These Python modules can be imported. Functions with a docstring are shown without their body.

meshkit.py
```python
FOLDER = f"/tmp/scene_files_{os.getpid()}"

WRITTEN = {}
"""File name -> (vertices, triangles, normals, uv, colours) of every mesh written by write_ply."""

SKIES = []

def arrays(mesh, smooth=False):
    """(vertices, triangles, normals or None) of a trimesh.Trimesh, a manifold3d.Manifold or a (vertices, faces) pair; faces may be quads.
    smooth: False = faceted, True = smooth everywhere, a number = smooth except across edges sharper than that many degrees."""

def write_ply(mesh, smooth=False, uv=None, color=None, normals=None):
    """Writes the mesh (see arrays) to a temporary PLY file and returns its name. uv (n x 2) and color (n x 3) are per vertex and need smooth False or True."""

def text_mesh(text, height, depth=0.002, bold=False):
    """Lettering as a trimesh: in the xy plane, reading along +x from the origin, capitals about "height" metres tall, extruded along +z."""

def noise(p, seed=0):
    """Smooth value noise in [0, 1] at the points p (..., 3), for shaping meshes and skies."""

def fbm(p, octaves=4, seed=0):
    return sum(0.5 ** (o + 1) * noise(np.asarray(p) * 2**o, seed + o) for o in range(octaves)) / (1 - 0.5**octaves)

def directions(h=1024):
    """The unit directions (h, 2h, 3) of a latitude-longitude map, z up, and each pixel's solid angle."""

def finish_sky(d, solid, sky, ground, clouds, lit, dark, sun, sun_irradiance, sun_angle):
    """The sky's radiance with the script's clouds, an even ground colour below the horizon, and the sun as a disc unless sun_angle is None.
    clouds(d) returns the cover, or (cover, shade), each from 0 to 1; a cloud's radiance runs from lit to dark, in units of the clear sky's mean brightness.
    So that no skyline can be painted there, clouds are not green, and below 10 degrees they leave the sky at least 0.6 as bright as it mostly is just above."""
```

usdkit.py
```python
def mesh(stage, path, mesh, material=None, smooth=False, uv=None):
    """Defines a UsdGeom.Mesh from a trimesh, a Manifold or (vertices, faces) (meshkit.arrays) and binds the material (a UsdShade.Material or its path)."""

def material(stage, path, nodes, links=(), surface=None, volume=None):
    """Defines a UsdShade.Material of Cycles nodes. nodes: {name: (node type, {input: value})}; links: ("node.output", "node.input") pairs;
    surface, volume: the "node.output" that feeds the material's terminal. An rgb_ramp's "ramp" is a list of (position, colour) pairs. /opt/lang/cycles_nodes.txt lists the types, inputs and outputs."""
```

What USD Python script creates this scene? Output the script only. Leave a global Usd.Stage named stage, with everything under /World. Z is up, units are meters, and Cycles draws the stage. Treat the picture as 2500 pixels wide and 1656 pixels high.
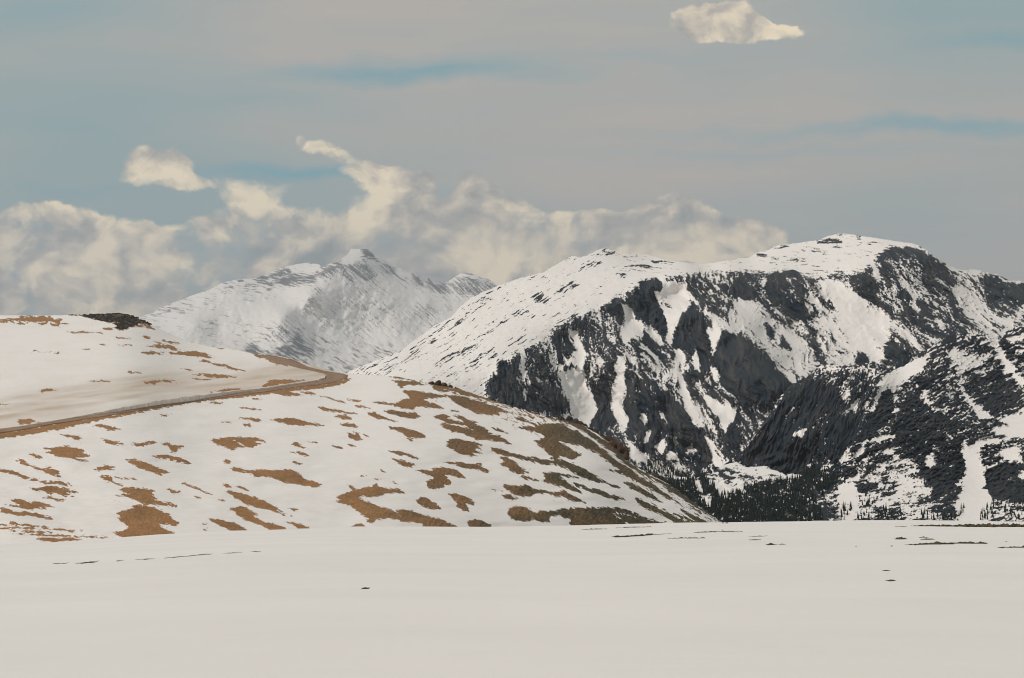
import math
import numpy as np
import trimesh
import usdkit
import meshkit
from scipy.interpolate import RBFInterpolator
from scipy.ndimage import map_coordinates, gaussian_filter, label as nd_label
from pxr import Gf, Sdf, Usd, UsdGeom, UsdLux, UsdShade, Vt

T = Sdf.ValueTypeNames
stage = Usd.Stage.CreateInMemory()
UsdGeom.SetStageUpAxis(stage, "Z")
UsdGeom.SetStageMetersPerUnit(stage, 1.0)
UsdGeom.Xform.Define(stage, "/World")
UsdGeom.Scope.Define(stage, "/World/Looks")

# ------------------------------------------------------------------ camera, sky, sun, exposure
HW = 0.72                       # picture width at one metre
HH = HW * 1656 / 2500           # picture height at one metre
EXPOSURE = 0.0
SUN = np.array([-0.64, -0.36, 0.66]); SUN = SUN / np.linalg.norm(SUN)
SUN_INTENSITY = 0.56
SKY_STRENGTH = 0.1
HAZE_DENSITY = 2.7e-5

cam = UsdGeom.Camera.Define(stage, "/World/camera")
cam.CreateFocalLengthAttr(50.0)
cam.CreateHorizontalApertureAttr(50.0 * HW)
cam.CreateVerticalApertureAttr(50.0 * HH)
cam.CreateClippingRangeAttr(Gf.Vec2f(0.1, 120000.0))
cam.CreateExposureAttr(EXPOSURE)
cam.AddRotateXOp().Set(90.0)    # level, looking along +y


def tag(prim, label=None, category=None, group=None, kind=None):
    p = prim.GetPrim() if hasattr(prim, "GetPrim") else prim
    for k, v in (("label", label), ("category", category), ("group", group), ("kind", kind)):
        if v:
            p.SetCustomDataByKey(k, v)
    return p


sun = UsdLux.DistantLight.Define(stage, "/World/sun")
sun.CreateIntensityAttr(SUN_INTENSITY)
sun.CreateAngleAttr(0.53)
sun.CreateNormalizeAttr(True)
sun.CreateColorAttr(Gf.Vec3f(1.0, 0.95, 0.89))
zx = SUN; xx = np.cross([0, 0, 1.0], zx); xx /= np.linalg.norm(xx); yx = np.cross(zx, xx)
sun.AddTransformOp().Set(Gf.Matrix4d(*xx, 0, *yx, 0, *zx, 0, 0, 0, 0, 1))


def srgb(r, g, b):
    c = np.array([r, g, b], float) / 255
    return np.where(c <= 0.04045, c / 12.92, ((c + 0.055) / 1.055) ** 2.4)


def build_sky():
    """Clear sky seen through a thin veil of cirrus, blue gaps in it, and a low bank of cumulus over the ranges."""
    K = 1.0 / SKY_STRENGTH
    n = {
        "sky": ("sky_texture", {"sky_type": "single_scattering", "sun_disc": False, "sun_elevation": math.asin(SUN[2]),
                                "sun_rotation": math.atan2(SUN[0], SUN[1]), "altitude": 3600.0, "air_density": 1.0, "aerosol_density": 1.0}),
        "tc": ("texture_coordinate", {}),
        "sep": ("separate_xyz", {}),
        "ay": ("math", {"math_type": "maximum", "value2": 0.12}),
        "az": ("math", {"math_type": "divide"}),
        "el": ("math", {"math_type": "divide"}),
        "p": ("combine_xyz", {"z": 0.0}),
        "front": ("map_range", {"range_type": "smoothstep", "from_min": 0.25, "from_max": 0.6, "clamp": True}),
    }
    l = [("tc.generated", "sep.vector"), ("sep.y", "ay.value1"), ("sep.x", "az.value1"), ("ay.value", "az.value2"),
         ("sep.z", "el.value1"), ("ay.value", "el.value2"), ("az.value", "p.x"), ("el.value", "p.y"), ("sep.y", "front.value")]

    def blobs(tag_, items, src):
        """Sum of soft ellipses, each (x, y, rx, ry, weight) in the 2367-wide view of the sky."""
        last = None
        for i, (x, y, rx, ry, w) in enumerate(items):
            cx, cy = (x / 2367 - .5) * HW, (.5 - y / 1568) * HH
            sx, sy = 2367 / HW / rx / 1.8, 1568 / HH / ry / 1.8
            m, g, a = f"{tag_}m{i}", f"{tag_}g{i}", f"{tag_}a{i}"
            n[m] = ("mapping", {"mapping_type": "point", "location": (-cx * sx, -cy * sy, 0), "scale": (sx, sy, 0.0)})
            n[g] = ("gradient_texture", {"gradient_type": "spherical"})
            l.extend([(src, m + ".vector"), (m + ".vector", g + ".vector")])
            n[a] = ("math", {"math_type": "multiply_add", "value2": float(w), "value3": 0.0})
            l.append((g + ".fac", a + ".value1"))
            if last:
                l.append((last + ".value", a + ".value3"))
            last = a
        return last + ".value"

    def noise(name, src, scale, loc=(0, 0, 0), rot=0.0, sc=6.0, det=6, rough=0.55, dist=0.0):
        n[name + "_m"] = ("mapping", {"mapping_type": "point", "location": loc, "rotation": (0, 0, rot), "scale": scale})
        n[name] = ("noise_texture", {"scale": sc, "detail": det, "roughness": rough, "distortion": dist})
        l.extend([(src, name + "_m.vector"), (name + "_m.vector", name + ".vector")])

    # warp of the view so that blob edges billow
    noise("warp", "p.vector", (1, 1.25, 1), sc=11.0, det=5, rough=0.6)
    n["w0"] = ("vector_math", {"math_type": "subtract", "vector2": (.5, .5, .5)})
    n["w1"] = ("vector_math", {"math_type": "multiply_add", "vector2": (.05, .04, 0)})
    l += [("warp.color", "w0.vector1"), ("w0.vector", "w1.vector1"), ("p.vector", "w1.vector3")]
    # --- cirrus veil: the same all round, streaks nearly level
    noise("ci", "tc.generated", (1.1, 1.1, 9.0), rot=0.0, sc=2.4, det=5, rough=0.5, dist=0.3)
    noise("ci2", "tc.generated", (2.2, 2.2, 26.0), loc=(3, 1, 0), sc=3.2, det=4, rough=0.55, dist=0.2)
    n["cis"] = ("mix_float", {"fac": 0.4}); l += [("ci.fac", "cis.a"), ("ci2.fac", "cis.b")]
    gaps = [(1010, 160, 260, 26, .9), (840, 175, 200, 18, .5), (60, 30, 260, 45, .7), (620, 408, 210, 15, .9), (740, 405, 110, 14, .7), (160, 430, 150, 12, .5),
            (2050, 305, 420, 16, .75), (2250, 292, 200, 14, .7), (2330, 88, 180, 20, .8), (1750, 350, 420, 14, .35), (560, 235, 300, 26, .35), (150, 285, 240, 16, .3), (1500, 120, 300, 14, .25)]
    gp = blobs("gap", gaps, "w1.vector")
    n["gapf"] = ("math", {"math_type": "multiply"}); l += [(gp, "gapf.value1"), ("front.result", "gapf.value2")]
    n["veil0"] = ("map_range", {"from_min": 0.30, "from_max": 0.58, "to_min": 0.74, "to_max": 0.97, "clamp": True}); l.append(("cis.result", "veil0.value"))
    n["veil"] = ("math", {"math_type": "multiply_add", "value2": -0.62, "use_clamp": True}); l += [("gapf.value", "veil.value1"), ("veil0.result", "veil.value3")]
    noise("pk", "tc.generated", (1.0, 1.0, 3.0), loc=(1.7, 0, 0), sc=2.0, det=2)
    n["veilc"] = ("rgb_ramp", {"ramp": [(0.35, tuple(srgb(151, 168, 169) * K)), (0.62, tuple(srgb(188, 177, 168) * K))]}); l.append(("pk.fac", "veilc.fac"))
    n["skys"] = ("mix_color", {"blend_type": "multiply", "fac": 1.0, "b": (0.45, 0.62, 0.62), "use_clamp": False}); l.append(("sky.color", "skys.a"))
    n["skyb"] = ("mix_color", {"blend_type": "mix", "fac": 0.9, "b": tuple(srgb(120, 166, 176) * K), "use_clamp": False}); l.append(("skys.result", "skyb.a"))
    n["base"] = ("mix_color", {"blend_type": "mix", "use_clamp": False}); l += [("veil.value", "base.fac"), ("skyb.result", "base.a"), ("veilc.color", "base.b")]
    # --- cumulus bank
    cu = [(1628, 40, 58, 32, 1.5), (1685, 48, 56, 32, 1.3), (1728, 72, 38, 24, 1.1), (1800, 77, 46, 17, 1.2),
          (340, 378, 58, 50, .72), (400, 410, 80, 38, .6), (442, 368, 28, 34, .6), (425, 442, 50, 18, .4),
          (683, 303, 14, 16, .4), (715, 328, 34, 20, .55), (765, 352, 42, 24, .65), (835, 392, 60, 26, .7), (905, 415, 80, 30, .7), (965, 420, 34, 24, .7),
          (100, 505, 110, 42, .95), (160, 560, 120, 70, .8), (55, 575, 80, 60, .7), (245, 600, 120, 52, .75), (400, 585, 95, 46, .75), (330, 650, 190, 60, .7), (120, 690, 160, 40, .55),
          (560, 520, 90, 40, .65), (600, 455, 110, 36, .42), (640, 560, 130, 48, .7), (740, 575, 110, 40, .75), (880, 462, 70, 48, .65), (930, 475, 60, 40, .55), (480, 660, 220, 70, .6), (40, 660, 100, 30, .5),
          (1030, 500, 95, 42, .8), (1080, 415, 34, 44, .75), (1125, 432, 34, 26, .75), (1160, 470, 60, 34, .7), (1215, 520, 70, 48, .85), (1100, 560, 190, 60, .75), (1010, 610, 150, 55, .8), (1170, 620, 110, 46, .75), (900, 590, 80, 40, .7),
          (1350, 522, 52, 36, .8), (1420, 550, 90, 40, .75), (1545, 482, 66, 32, 1.0), (1500, 515, 95, 36, .8), (1580, 540, 100, 42, .8), (1715, 540, 66, 38, .95), (1660, 570, 90, 36, .8), (1450, 585, 190, 38, .8), (1775, 565, 50, 40, .8), (1300, 590, 110, 40, .75), (2270, 618, 70, 10, .45)]
    cu += [(300, 650, 430, 95, .6), (620, 600, 300, 80, .55), (80, 620, 260, 110, .45), (1020, 570, 330, 80, .5), (1500, 565, 330, 50, .45), (560, 440, 130, 30, .25)]
    cb = blobs("cu", cu, "w1.vector")
    n["cbs"] = ("map_range", {"range_type": "smoothstep", "from_min": 0.0, "from_max": 0.85, "to_min": 0.0, "to_max": 1.0, "clamp": True}); l.append((cb, "cbs.value"))

    def billow(k, off):
        noise("cn" + k, "w1.vector", (1, 1.2, 1), loc=(.4 + off[0], .2 + off[1], 0), sc=13.0, det=8, rough=0.62, dist=0.3)
        noise("cr" + k, "w1.vector", (1, 1.2, 1), loc=(off[0], off[1], .3), sc=20.0, det=4, rough=0.5)
        n["cr" + k][1].update({"type": "ridged_multifractal", "offset": 1.0, "gain": 1.6})
        n["b" + k] = ("math", {"math_type": "multiply_add", "value2": -0.30, "value3": 0.16})
        n["q" + k] = ("math", {"math_type": "multiply_add", "value2": 2.2, "value3": -1.1})
        n["h" + k] = ("math", {"math_type": "add"})
        l.extend([("cr" + k + ".fac", "b" + k + ".value1"), ("cn" + k + ".fac", "q" + k + ".value1"), ("b" + k + ".value", "h" + k + ".value1"), ("q" + k + ".value", "h" + k + ".value2")])
        return "h" + k + ".value"
    h0 = billow("0", (0, 0)); h1 = billow("1", (.006, -.010))
    n["f"] = ("math", {"math_type": "multiply_add", "value2": 0.8}); l += [(h0, "f.value1"), ("cbs.result", "f.value3")]
    n["cov"] = ("map_range", {"range_type": "smoothstep", "from_min": 0.36, "from_max": 0.76, "to_min": 0, "to_max": 0.95, "clamp": True}); l.append(("f.value", "cov.value"))
    n["covf"] = ("math", {"math_type": "multiply"}); l += [("cov.result", "covf.value1"), ("front.result", "covf.value2")]
    n["dl"] = ("math", {"math_type": "subtract"}); l += [(h0, "dl.value1"), (h1, "dl.value2")]
    noise("cl", "p.vector", (1, 1.6, 1), loc=(.9, .1, 0), sc=9.0, det=4)
    n["s1"] = ("math", {"math_type": "multiply_add", "value2": 1.2, "value3": 0.60}); l.append(("dl.value", "s1.value1"))
    n["s2"] = ("math", {"math_type": "multiply_add", "value2": 2.4, "value3": -1.2}); l.append(("cl.fac", "s2.value1"))
    n["s3"] = ("math", {"math_type": "add", "use_clamp": True}); l += [("s1.value", "s3.value1"), ("s2.value", "s3.value2")]
    n["cc"] = ("rgb_ramp", {"ramp": [(0.0, tuple(srgb(142, 149, 149) * K)), (0.45, tuple(srgb(184, 178, 169) * K)), (1.0, tuple(srgb(244, 227, 198) * K))]}); l.append(("s3.value", "cc.fac"))
    n["out"] = ("mix_color", {"blend_type": "mix", "use_clamp": False}); l += [("covf.value", "out.fac"), ("base.result", "out.a"), ("cc.color", "out.b")]
    n["bg"] = ("background_shader", {"strength": SKY_STRENGTH}); l.append(("out.result", "bg.color"))
    m = usdkit.material(stage, "/World/Looks/sky", n, l, surface="bg.background")
    d = UsdLux.DomeLight.Define(stage, "/World/sky")
    d.CreateIntensityAttr(1.0)
    UsdShade.MaterialBindingAPI.Apply(d.GetPrim()).Bind(m)
    tag(d, "grey blue sky with thin cirrus and a low bank of cumulus", "sky", kind="structure")


build_sky()

# ------------------------------------------------------------------ helpers
RNG = np.random.default_rng(7)
_names = {}


def path_of(name, parent="/World"):
    k = _names.get((parent, name), 0); _names[(parent, name)] = k + 1
    return f"{parent}/{name}" + (f"_{k:03d}" if k else "")


def normals_of(v, f):
    n = np.zeros_like(v); c = np.cross(v[f[:, 1]] - v[f[:, 0]], v[f[:, 2]] - v[f[:, 0]])
    for k in range(3):
        np.add.at(n, f[:, k], c)
    return n / np.maximum(np.linalg.norm(n, axis=1, keepdims=True), 1e-12)


def emit(name, v, f, mat, parent="/World", normals=None, attrs=None, path=None):
    p = path or path_of(name, parent)
    m = UsdGeom.Mesh.Define(stage, p)
    m.CreatePointsAttr(Vt.Vec3fArray.FromNumpy(np.asarray(v, np.float32)))
    m.CreateFaceVertexCountsAttr(Vt.IntArray.FromNumpy(np.full(len(f), 3, np.int32)))
    m.CreateFaceVertexIndicesAttr(Vt.IntArray.FromNumpy(np.asarray(f, np.int32).ravel()))
    m.CreateSubdivisionSchemeAttr("none")
    if normals is not None:
        m.CreateNormalsAttr(Vt.Vec3fArray.FromNumpy(np.asarray(normals, np.float32)))
        m.SetNormalsInterpolation("vertex")
    for k, a in (attrs or {}).items():
        UsdGeom.PrimvarsAPI(m).CreatePrimvar(k, T.FloatArray, "vertex").Set(Vt.FloatArray.FromNumpy(np.asarray(a, np.float32)))
    UsdShade.MaterialBindingAPI.Apply(m.GetPrim()).Bind(mat)
    return m


def grid_faces(ny, nx):
    i = np.arange(ny * nx).reshape(ny, nx)
    a, b, c, d = i[:-1, :-1].ravel(), i[:-1, 1:].ravel(), i[1:, 1:].ravel(), i[1:, :-1].ravel()
    return np.vstack([np.stack([a, b, c], 1), np.stack([a, c, d], 1)])


def ray(px, py):
    return (np.asarray(px, float) / 2500 - .5) * HW, (.5 - np.asarray(py, float) / 1656) * HH


def at(px, py, D):
    x, z = ray(px, py)
    return np.stack([x * D, np.broadcast_to(D, np.shape(x)) * 1.0, z * D], -1)


CROP = dict(A=(5.2267, 0, 750), B=(5.2267, 400, 800), C=(4.9, 0, 1030), D=(5.26, 400, 1050), E=(5.26, 800, 900), F=(5.26, 800, 1100), G=(3.945, 1200, 960),
            H=(3.2, 1100, 560), I=(2.959, 1700, 540), J=(2.785, 1650, 800), K=(2.4916, 350, 560), Q=(2.152, 1400, 1250), R=(2.367, 0, 1300),
            U=(5.26, 1650, 1050), V=(5.26, 2050, 1050), Z=(1.0, 0, 0))


def pts(crop, text):
    s, ox, oy = CROP[crop]
    a = np.array([[float(q) for q in w.split(",")] for w in text.split()])
    return a / s + [ox, oy]


def fbm(x, y, seed=0, oct=4, z=0.0, turn=.6):
    p = np.stack([np.ravel(x), np.ravel(y), np.full(np.size(x), z + seed * 3.17)], -1)
    c, s = math.cos(turn), math.sin(turn)
    out, amp, tot = 0, 1.0, 0
    for o in range(oct):
        out = out + amp * meshkit.noise(p + seed * 11.3 + o * 5.1, seed + o); tot += amp ** 2; amp *= .55
        p = np.stack([(p[:, 0] * c - p[:, 1] * s) * 2.03, (p[:, 0] * s + p[:, 1] * c) * 2.03, p[:, 2]], -1)
    s0 = sum(.55 ** o for o in range(oct))
    return ((out - .5 * s0) / (.235 * math.sqrt(tot))).reshape(np.shape(x))      # about zero mean, unit deviation


def streaks(px, py, ang, along, across, seed, oct=4):
    c, s = math.cos(math.radians(ang)), math.sin(math.radians(ang))
    a, b = px * c + py * s, -px * s + py * c
    b = b + across * .5 * fbm(a / (along * .8), b / (across * 7), seed + 400, 2)          # so that streaks wander
    return fbm(a / along, b / across, seed, oct, turn=.03)


def signed(px, py, poly, far):
    """Signed distance to a polygon (positive inside), clipped to +-far; computed near it only."""
    out = np.full(px.shape, -far, float)
    x0, y0 = poly.min(0) - far; x1, y1 = poly.max(0) + far
    w = np.nonzero((px >= x0) & (px <= x1) & (py >= y0) & (py <= y1))
    if not len(w[0]):
        return out
    X, Y = px[w], py[w]
    inside = np.zeros(len(X), bool); d2 = np.full(len(X), 1e18)
    for (ax, ay), (bx, by) in zip(poly, np.roll(poly, -1, 0)):
        cond = (ay > Y) != (by > Y)
        with np.errstate(divide="ignore", invalid="ignore"):
            inside ^= cond & (X < (bx - ax) * (Y - ay) / (by - ay) + ax)
        ex, ey = bx - ax, by - ay
        t = np.clip(((X - ax) * ex + (Y - ay) * ey) / max(ex * ex + ey * ey, 1e-9), 0, 1)
        d2 = np.minimum(d2, (X - ax - t * ex) ** 2 + (Y - ay - t * ey) ** 2)
    d = np.sqrt(d2)
    out[w] = np.clip(np.where(inside, d, -d), -far, far)
    return out


def soft(px, py, poly, width):
    return np.clip(signed(px, py, poly, width) / width * .5 + .5, 0, 1)


NEAR, FAR = 0.65, 1.0           # distances of the ranges, against the first survey of them


class Sheet:
    """A piece of terrain between a lower and an upper outline, at real distances; its back falls away behind the upper outline."""

    def __init__(self, x0, x1, step, low, top, dist, rows, back=8, back_len=500.0, back_drop=0.45, jag=None):
        self.px1 = np.arange(x0, x1 + step, step)
        self.lo, self.hi = low(self.px1), top(self.px1)
        self.jag = jag(self.px1) if jag else self.px1 * 0
        sm = gaussian_filter(self.hi, 45 / step, mode="nearest")
        self.bend, self.hi = self.hi - sm, sm
        self.lo = gaussian_filter(self.lo, 20 / step, mode="nearest")
        t = np.linspace(0, 1, rows)
        self.rows, self.back = rows, back
        self.px = np.broadcast_to(self.px1, (rows, len(self.px1))).copy()
        self.py = self.lo + (self.hi - self.lo) * t[:, None]
        self.t = np.broadcast_to(t[:, None], self.px.shape)
        reach = np.maximum(self.lo - self.hi, 1)
        self.py = self.py + self.jag * np.exp(-(1 - t[:, None]) * reach / 7.0) + self.bend * np.exp(-(1 - t[:, None]) * reach / 25.0)
        self.D = dist(self.px, self.py, self.t)
        self.x0, self.step, self.back_len, self.back_drop = x0, step, back_len, back_drop

    def points(self):
        P = at(self.px, self.py, self.D)
        B = []
        top = P[-1]; grow = top / np.maximum(self.D[-1][:, None], 1)
        for k in range(1, self.back + 1):
            s = (k / self.back) ** 1.6
            q = top + grow * self.back_len * s
            q[:, 2] = top[:, 2] - self.back_drop * self.back_len * s * (0.35 + 0.65 * s)
            B.append(q)
        return np.concatenate([P, np.array(B)], 0) if B else P

    def place(self, px, py):
        """World point(s) of the surface seen at the given direction(s)."""
        c = (np.asarray(px, float) - self.x0) / self.step
        px, py = np.asarray(px, float), np.asarray(py, float)
        ci = np.clip(np.round(np.atleast_1d(c)).astype(int), 0, len(self.px1) - 1)
        r = np.array([np.interp(-q, -self.py[:, k], np.arange(self.rows)) for q, k in zip(np.atleast_1d(py), ci)])
        return at(px, py, map_coordinates(self.D, [np.atleast_1d(r), np.atleast_1d(c)], order=1, mode="nearest").reshape(np.shape(px)))

    def pad(self, a, fill=None):
        b = np.repeat(a[-1:], self.back, 0) if fill is None else np.full((self.back, a.shape[1]), fill)
        return np.concatenate([a, b], 0)


def line(text, crop="Z"):
    a = pts(crop, text)
    return lambda x: np.interp(x, a[:, 0], a[:, 1])


def depth_from(ctrl, smoothing=0.0):
    a = np.array(ctrl, float)
    gx, gy = np.meshgrid(np.arange(700, 3001, 20.0), np.arange(540, 1361, 12.0))
    f = RBFInterpolator(a[:, :2] / [1, .7], a[:, 2], kernel="linear", smoothing=smoothing)
    g = f(np.stack([gx.ravel(), gy.ravel() / .7], -1)).reshape(gx.shape)
    g = gaussian_filter(g, 1.0)
    return lambda px, py: map_coordinates(g, [(py - 540) / 12.0, (px - 700) / 20.0], order=3, mode="nearest")


# ------------------------------------------------------------------ materials
L = "/World/Looks/"
SNOW = (0.845, 0.792, 0.756)


def terrain_material(name, dark, light, nscale, snow=SNOW, soft_edge=.28, fine=.5, fine_scale=.12, bump=.5, bump_dist=2.0, dirt=None, snow_rough=.7):
    n = {
        "at": ("attribute", {"attribute": "rock"}),
        "geo": ("geometry", {}),
        "fn": ("noise_texture", {"scale": fine_scale, "detail": 4.0, "roughness": .65}),
        "fo": ("math", {"math_type": "subtract", "value2": .5}),
        "fa": ("math", {"math_type": "multiply_add", "value2": fine * 2}),
        "k": ("map_range", {"range_type": "smoothstep", "from_min": -soft_edge, "from_max": soft_edge, "clamp": True}),
        "cn": ("noise_texture", {"scale": nscale, "detail": 6.0, "roughness": .65}),
        "rc": ("rgb_ramp", {"ramp": [(.33, dark), (.66, light)]}),
        "sn": ("noise_texture", {"scale": fine_scale * .6, "detail": 4.0}),
        "sc": ("rgb_ramp", {"ramp": [(.3, tuple(np.array(snow) * .94)), (.7, snow)]}),
        "mx": ("mix_color", {"blend_type": "mix"}),
        "bn": ("noise_texture", {"scale": fine_scale * 1.6, "detail": 5.0, "roughness": .7}),
        "bh": ("math", {"math_type": "multiply"}),
        "bp": ("bump", {"strength": bump, "distance": bump_dist}),
        "p": ("principled_bsdf", {"roughness": .85, "specular_ior_level": .15}),
    }
    l = [("geo.position", "fn.vector"), ("fn.fac", "fo.value1"), ("fo.value", "fa.value1"), ("at.fac", "fa.value3"), ("fa.value", "k.value"),
         ("geo.position", "cn.vector"), ("cn.fac", "rc.fac"), ("geo.position", "sn.vector"), ("sn.fac", "sc.fac"),
         ("k.result", "mx.fac"), ("sc.color", "mx.a"), ("rc.color", "mx.b"), ("mx.result", "p.base_color"),
         ("geo.position", "bn.vector"), ("bn.fac", "bh.value1"), ("k.result", "bh.value2"), ("bh.value", "bp.height"), ("bp.normal", "p.normal")]
    if dirt:
        n["da"] = ("attribute", {"attribute": "dirt"}); n["dm"] = ("mix_color", {"blend_type": "mix", "b": dirt})
        l = [x for x in l if x != ("sc.color", "mx.a")] + [("da.fac", "dm.fac"), ("sc.color", "dm.a"), ("dm.result", "mx.a")]
    if name in ("mountain", "ridge"):
        n["ga"] = ("attribute", {"attribute": "rib_shade"}); n["gm"] = ("mix_float", {"fac": .6})  # streaks of rock colour standing in for lit and shaded ribs
        l = [x for x in l if x != ("cn.fac", "rc.fac")] + [("cn.fac", "gm.a"), ("ga.fac", "gm.b"), ("gm.result", "rc.fac")]
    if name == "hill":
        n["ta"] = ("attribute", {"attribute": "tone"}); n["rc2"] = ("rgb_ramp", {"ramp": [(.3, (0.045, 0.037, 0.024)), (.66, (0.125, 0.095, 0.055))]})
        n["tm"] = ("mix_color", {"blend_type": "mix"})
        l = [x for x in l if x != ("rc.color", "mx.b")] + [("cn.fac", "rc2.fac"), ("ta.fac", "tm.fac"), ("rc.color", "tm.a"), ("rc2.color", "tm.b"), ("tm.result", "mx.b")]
    return usdkit.material(stage, L + name, n, l, surface="p.BSDF")


def plain(name, a, b, scale, rough=.9, bump=.4, bump_dist=.05, bump_scale=None, detail=5.0):
    n = {"geo": ("geometry", {}), "cn": ("noise_texture", {"scale": scale, "detail": detail, "roughness": .6}),
         "rc": ("rgb_ramp", {"ramp": [(.35, a), (.65, b)]}), "bn": ("noise_texture", {"scale": bump_scale or scale * 2, "detail": 5.0}),
         "bp": ("bump", {"strength": bump, "distance": bump_dist}), "p": ("principled_bsdf", {"roughness": rough, "specular_ior_level": .2})}
    l = [("geo.position", "cn.vector"), ("cn.fac", "rc.fac"), ("rc.color", "p.base_color"), ("geo.position", "bn.vector"), ("bn.fac", "bp.height"), ("bp.normal", "p.normal")]
    return usdkit.material(stage, L + name, n, l, surface="p.BSDF")


M_far = terrain_material("far_peak", (0.13, 0.125, 0.135), (0.20, 0.19, 0.19), .01, soft_edge=1.0, fine=.4, fine_scale=.03, bump=.3, bump_dist=6.0)  # rock kept pale, so part of the distance haze sits in its colour
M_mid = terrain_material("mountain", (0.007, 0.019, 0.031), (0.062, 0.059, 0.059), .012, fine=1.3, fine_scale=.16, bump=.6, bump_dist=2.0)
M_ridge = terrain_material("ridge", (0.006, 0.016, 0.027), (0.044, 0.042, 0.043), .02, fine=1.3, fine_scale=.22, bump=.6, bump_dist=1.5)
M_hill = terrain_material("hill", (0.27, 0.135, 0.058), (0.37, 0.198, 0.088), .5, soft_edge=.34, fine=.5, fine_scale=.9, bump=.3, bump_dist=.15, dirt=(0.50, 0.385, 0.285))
M_valley = plain("valley", (0.03, 0.035, 0.035), (0.5, 0.49, 0.47), .004, bump=.2)
M_road = plain("road", (0.23, 0.145, 0.095), (0.34, 0.225, 0.15), .25, bump=.3, bump_dist=.05)
M_bank = plain("dirty_snow", (0.58, 0.48, 0.41), (0.76, 0.665, 0.60), .5, bump=.7, bump_dist=.25, bump_scale=1.2)
M_rock = plain("rock", (0.022, 0.020, 0.020), (0.075, 0.062, 0.052), .5, bump=.9, bump_dist=.5, bump_scale=.8)
M_rock_brown = plain("brown_rock", (0.040, 0.026, 0.020), (0.11, 0.070, 0.046), .4, bump=.9, bump_dist=.5, bump_scale=.7)
M_tuft = plain("turf", (0.028, 0.024, 0.014), (0.10, 0.082, 0.045), 3.0, bump=1.0, bump_dist=.05, bump_scale=9.0)
M_needle = plain("needles", (0.008, 0.013, 0.012), (0.024, 0.032, 0.026), .3, bump=.2)
M_bark = plain("bark", (0.03, 0.022, 0.018), (0.06, 0.045, 0.035), 2.0)
n = {"geo": ("geometry", {}), "m1": ("mapping", {"scale": (.08, .16, .2)}), "a": ("noise_texture", {"scale": 1.0, "detail": 5.0, "roughness": .6}),
     "m2": ("mapping", {"scale": (.6, 2.0, 1.0)}), "b": ("noise_texture", {"scale": 1.0, "detail": 6.0, "roughness": .7}), "c": ("noise_texture", {"scale": 60.0, "detail": 3.0}),
     "rc": ("rgb_ramp", {"ramp": [(.3, tuple(np.array(SNOW) * .93)), (.7, SNOW)]}),
     "h1": ("math", {"math_type": "multiply_add", "value2": 3.0}), "h2": ("math", {"math_type": "multiply_add", "value2": .12}),
     "bp": ("bump", {"strength": .35, "distance": .05}), "p": ("principled_bsdf", {"roughness": .7, "specular_ior_level": .2})}
l = [("geo.position", "m1.vector"), ("m1.vector", "a.vector"), ("geo.position", "m2.vector"), ("m2.vector", "b.vector"), ("geo.position", "c.vector"), ("a.fac", "rc.fac"), ("rc.color", "p.base_color"),
     ("a.fac", "h1.value1"), ("b.fac", "h1.value3"), ("c.fac", "h2.value1"), ("h1.value", "h2.value3"), ("h2.value", "bp.height"), ("bp.normal", "p.normal")]
M_snow = usdkit.material(stage, L + "snow", n, l, surface="p.BSDF")

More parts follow.
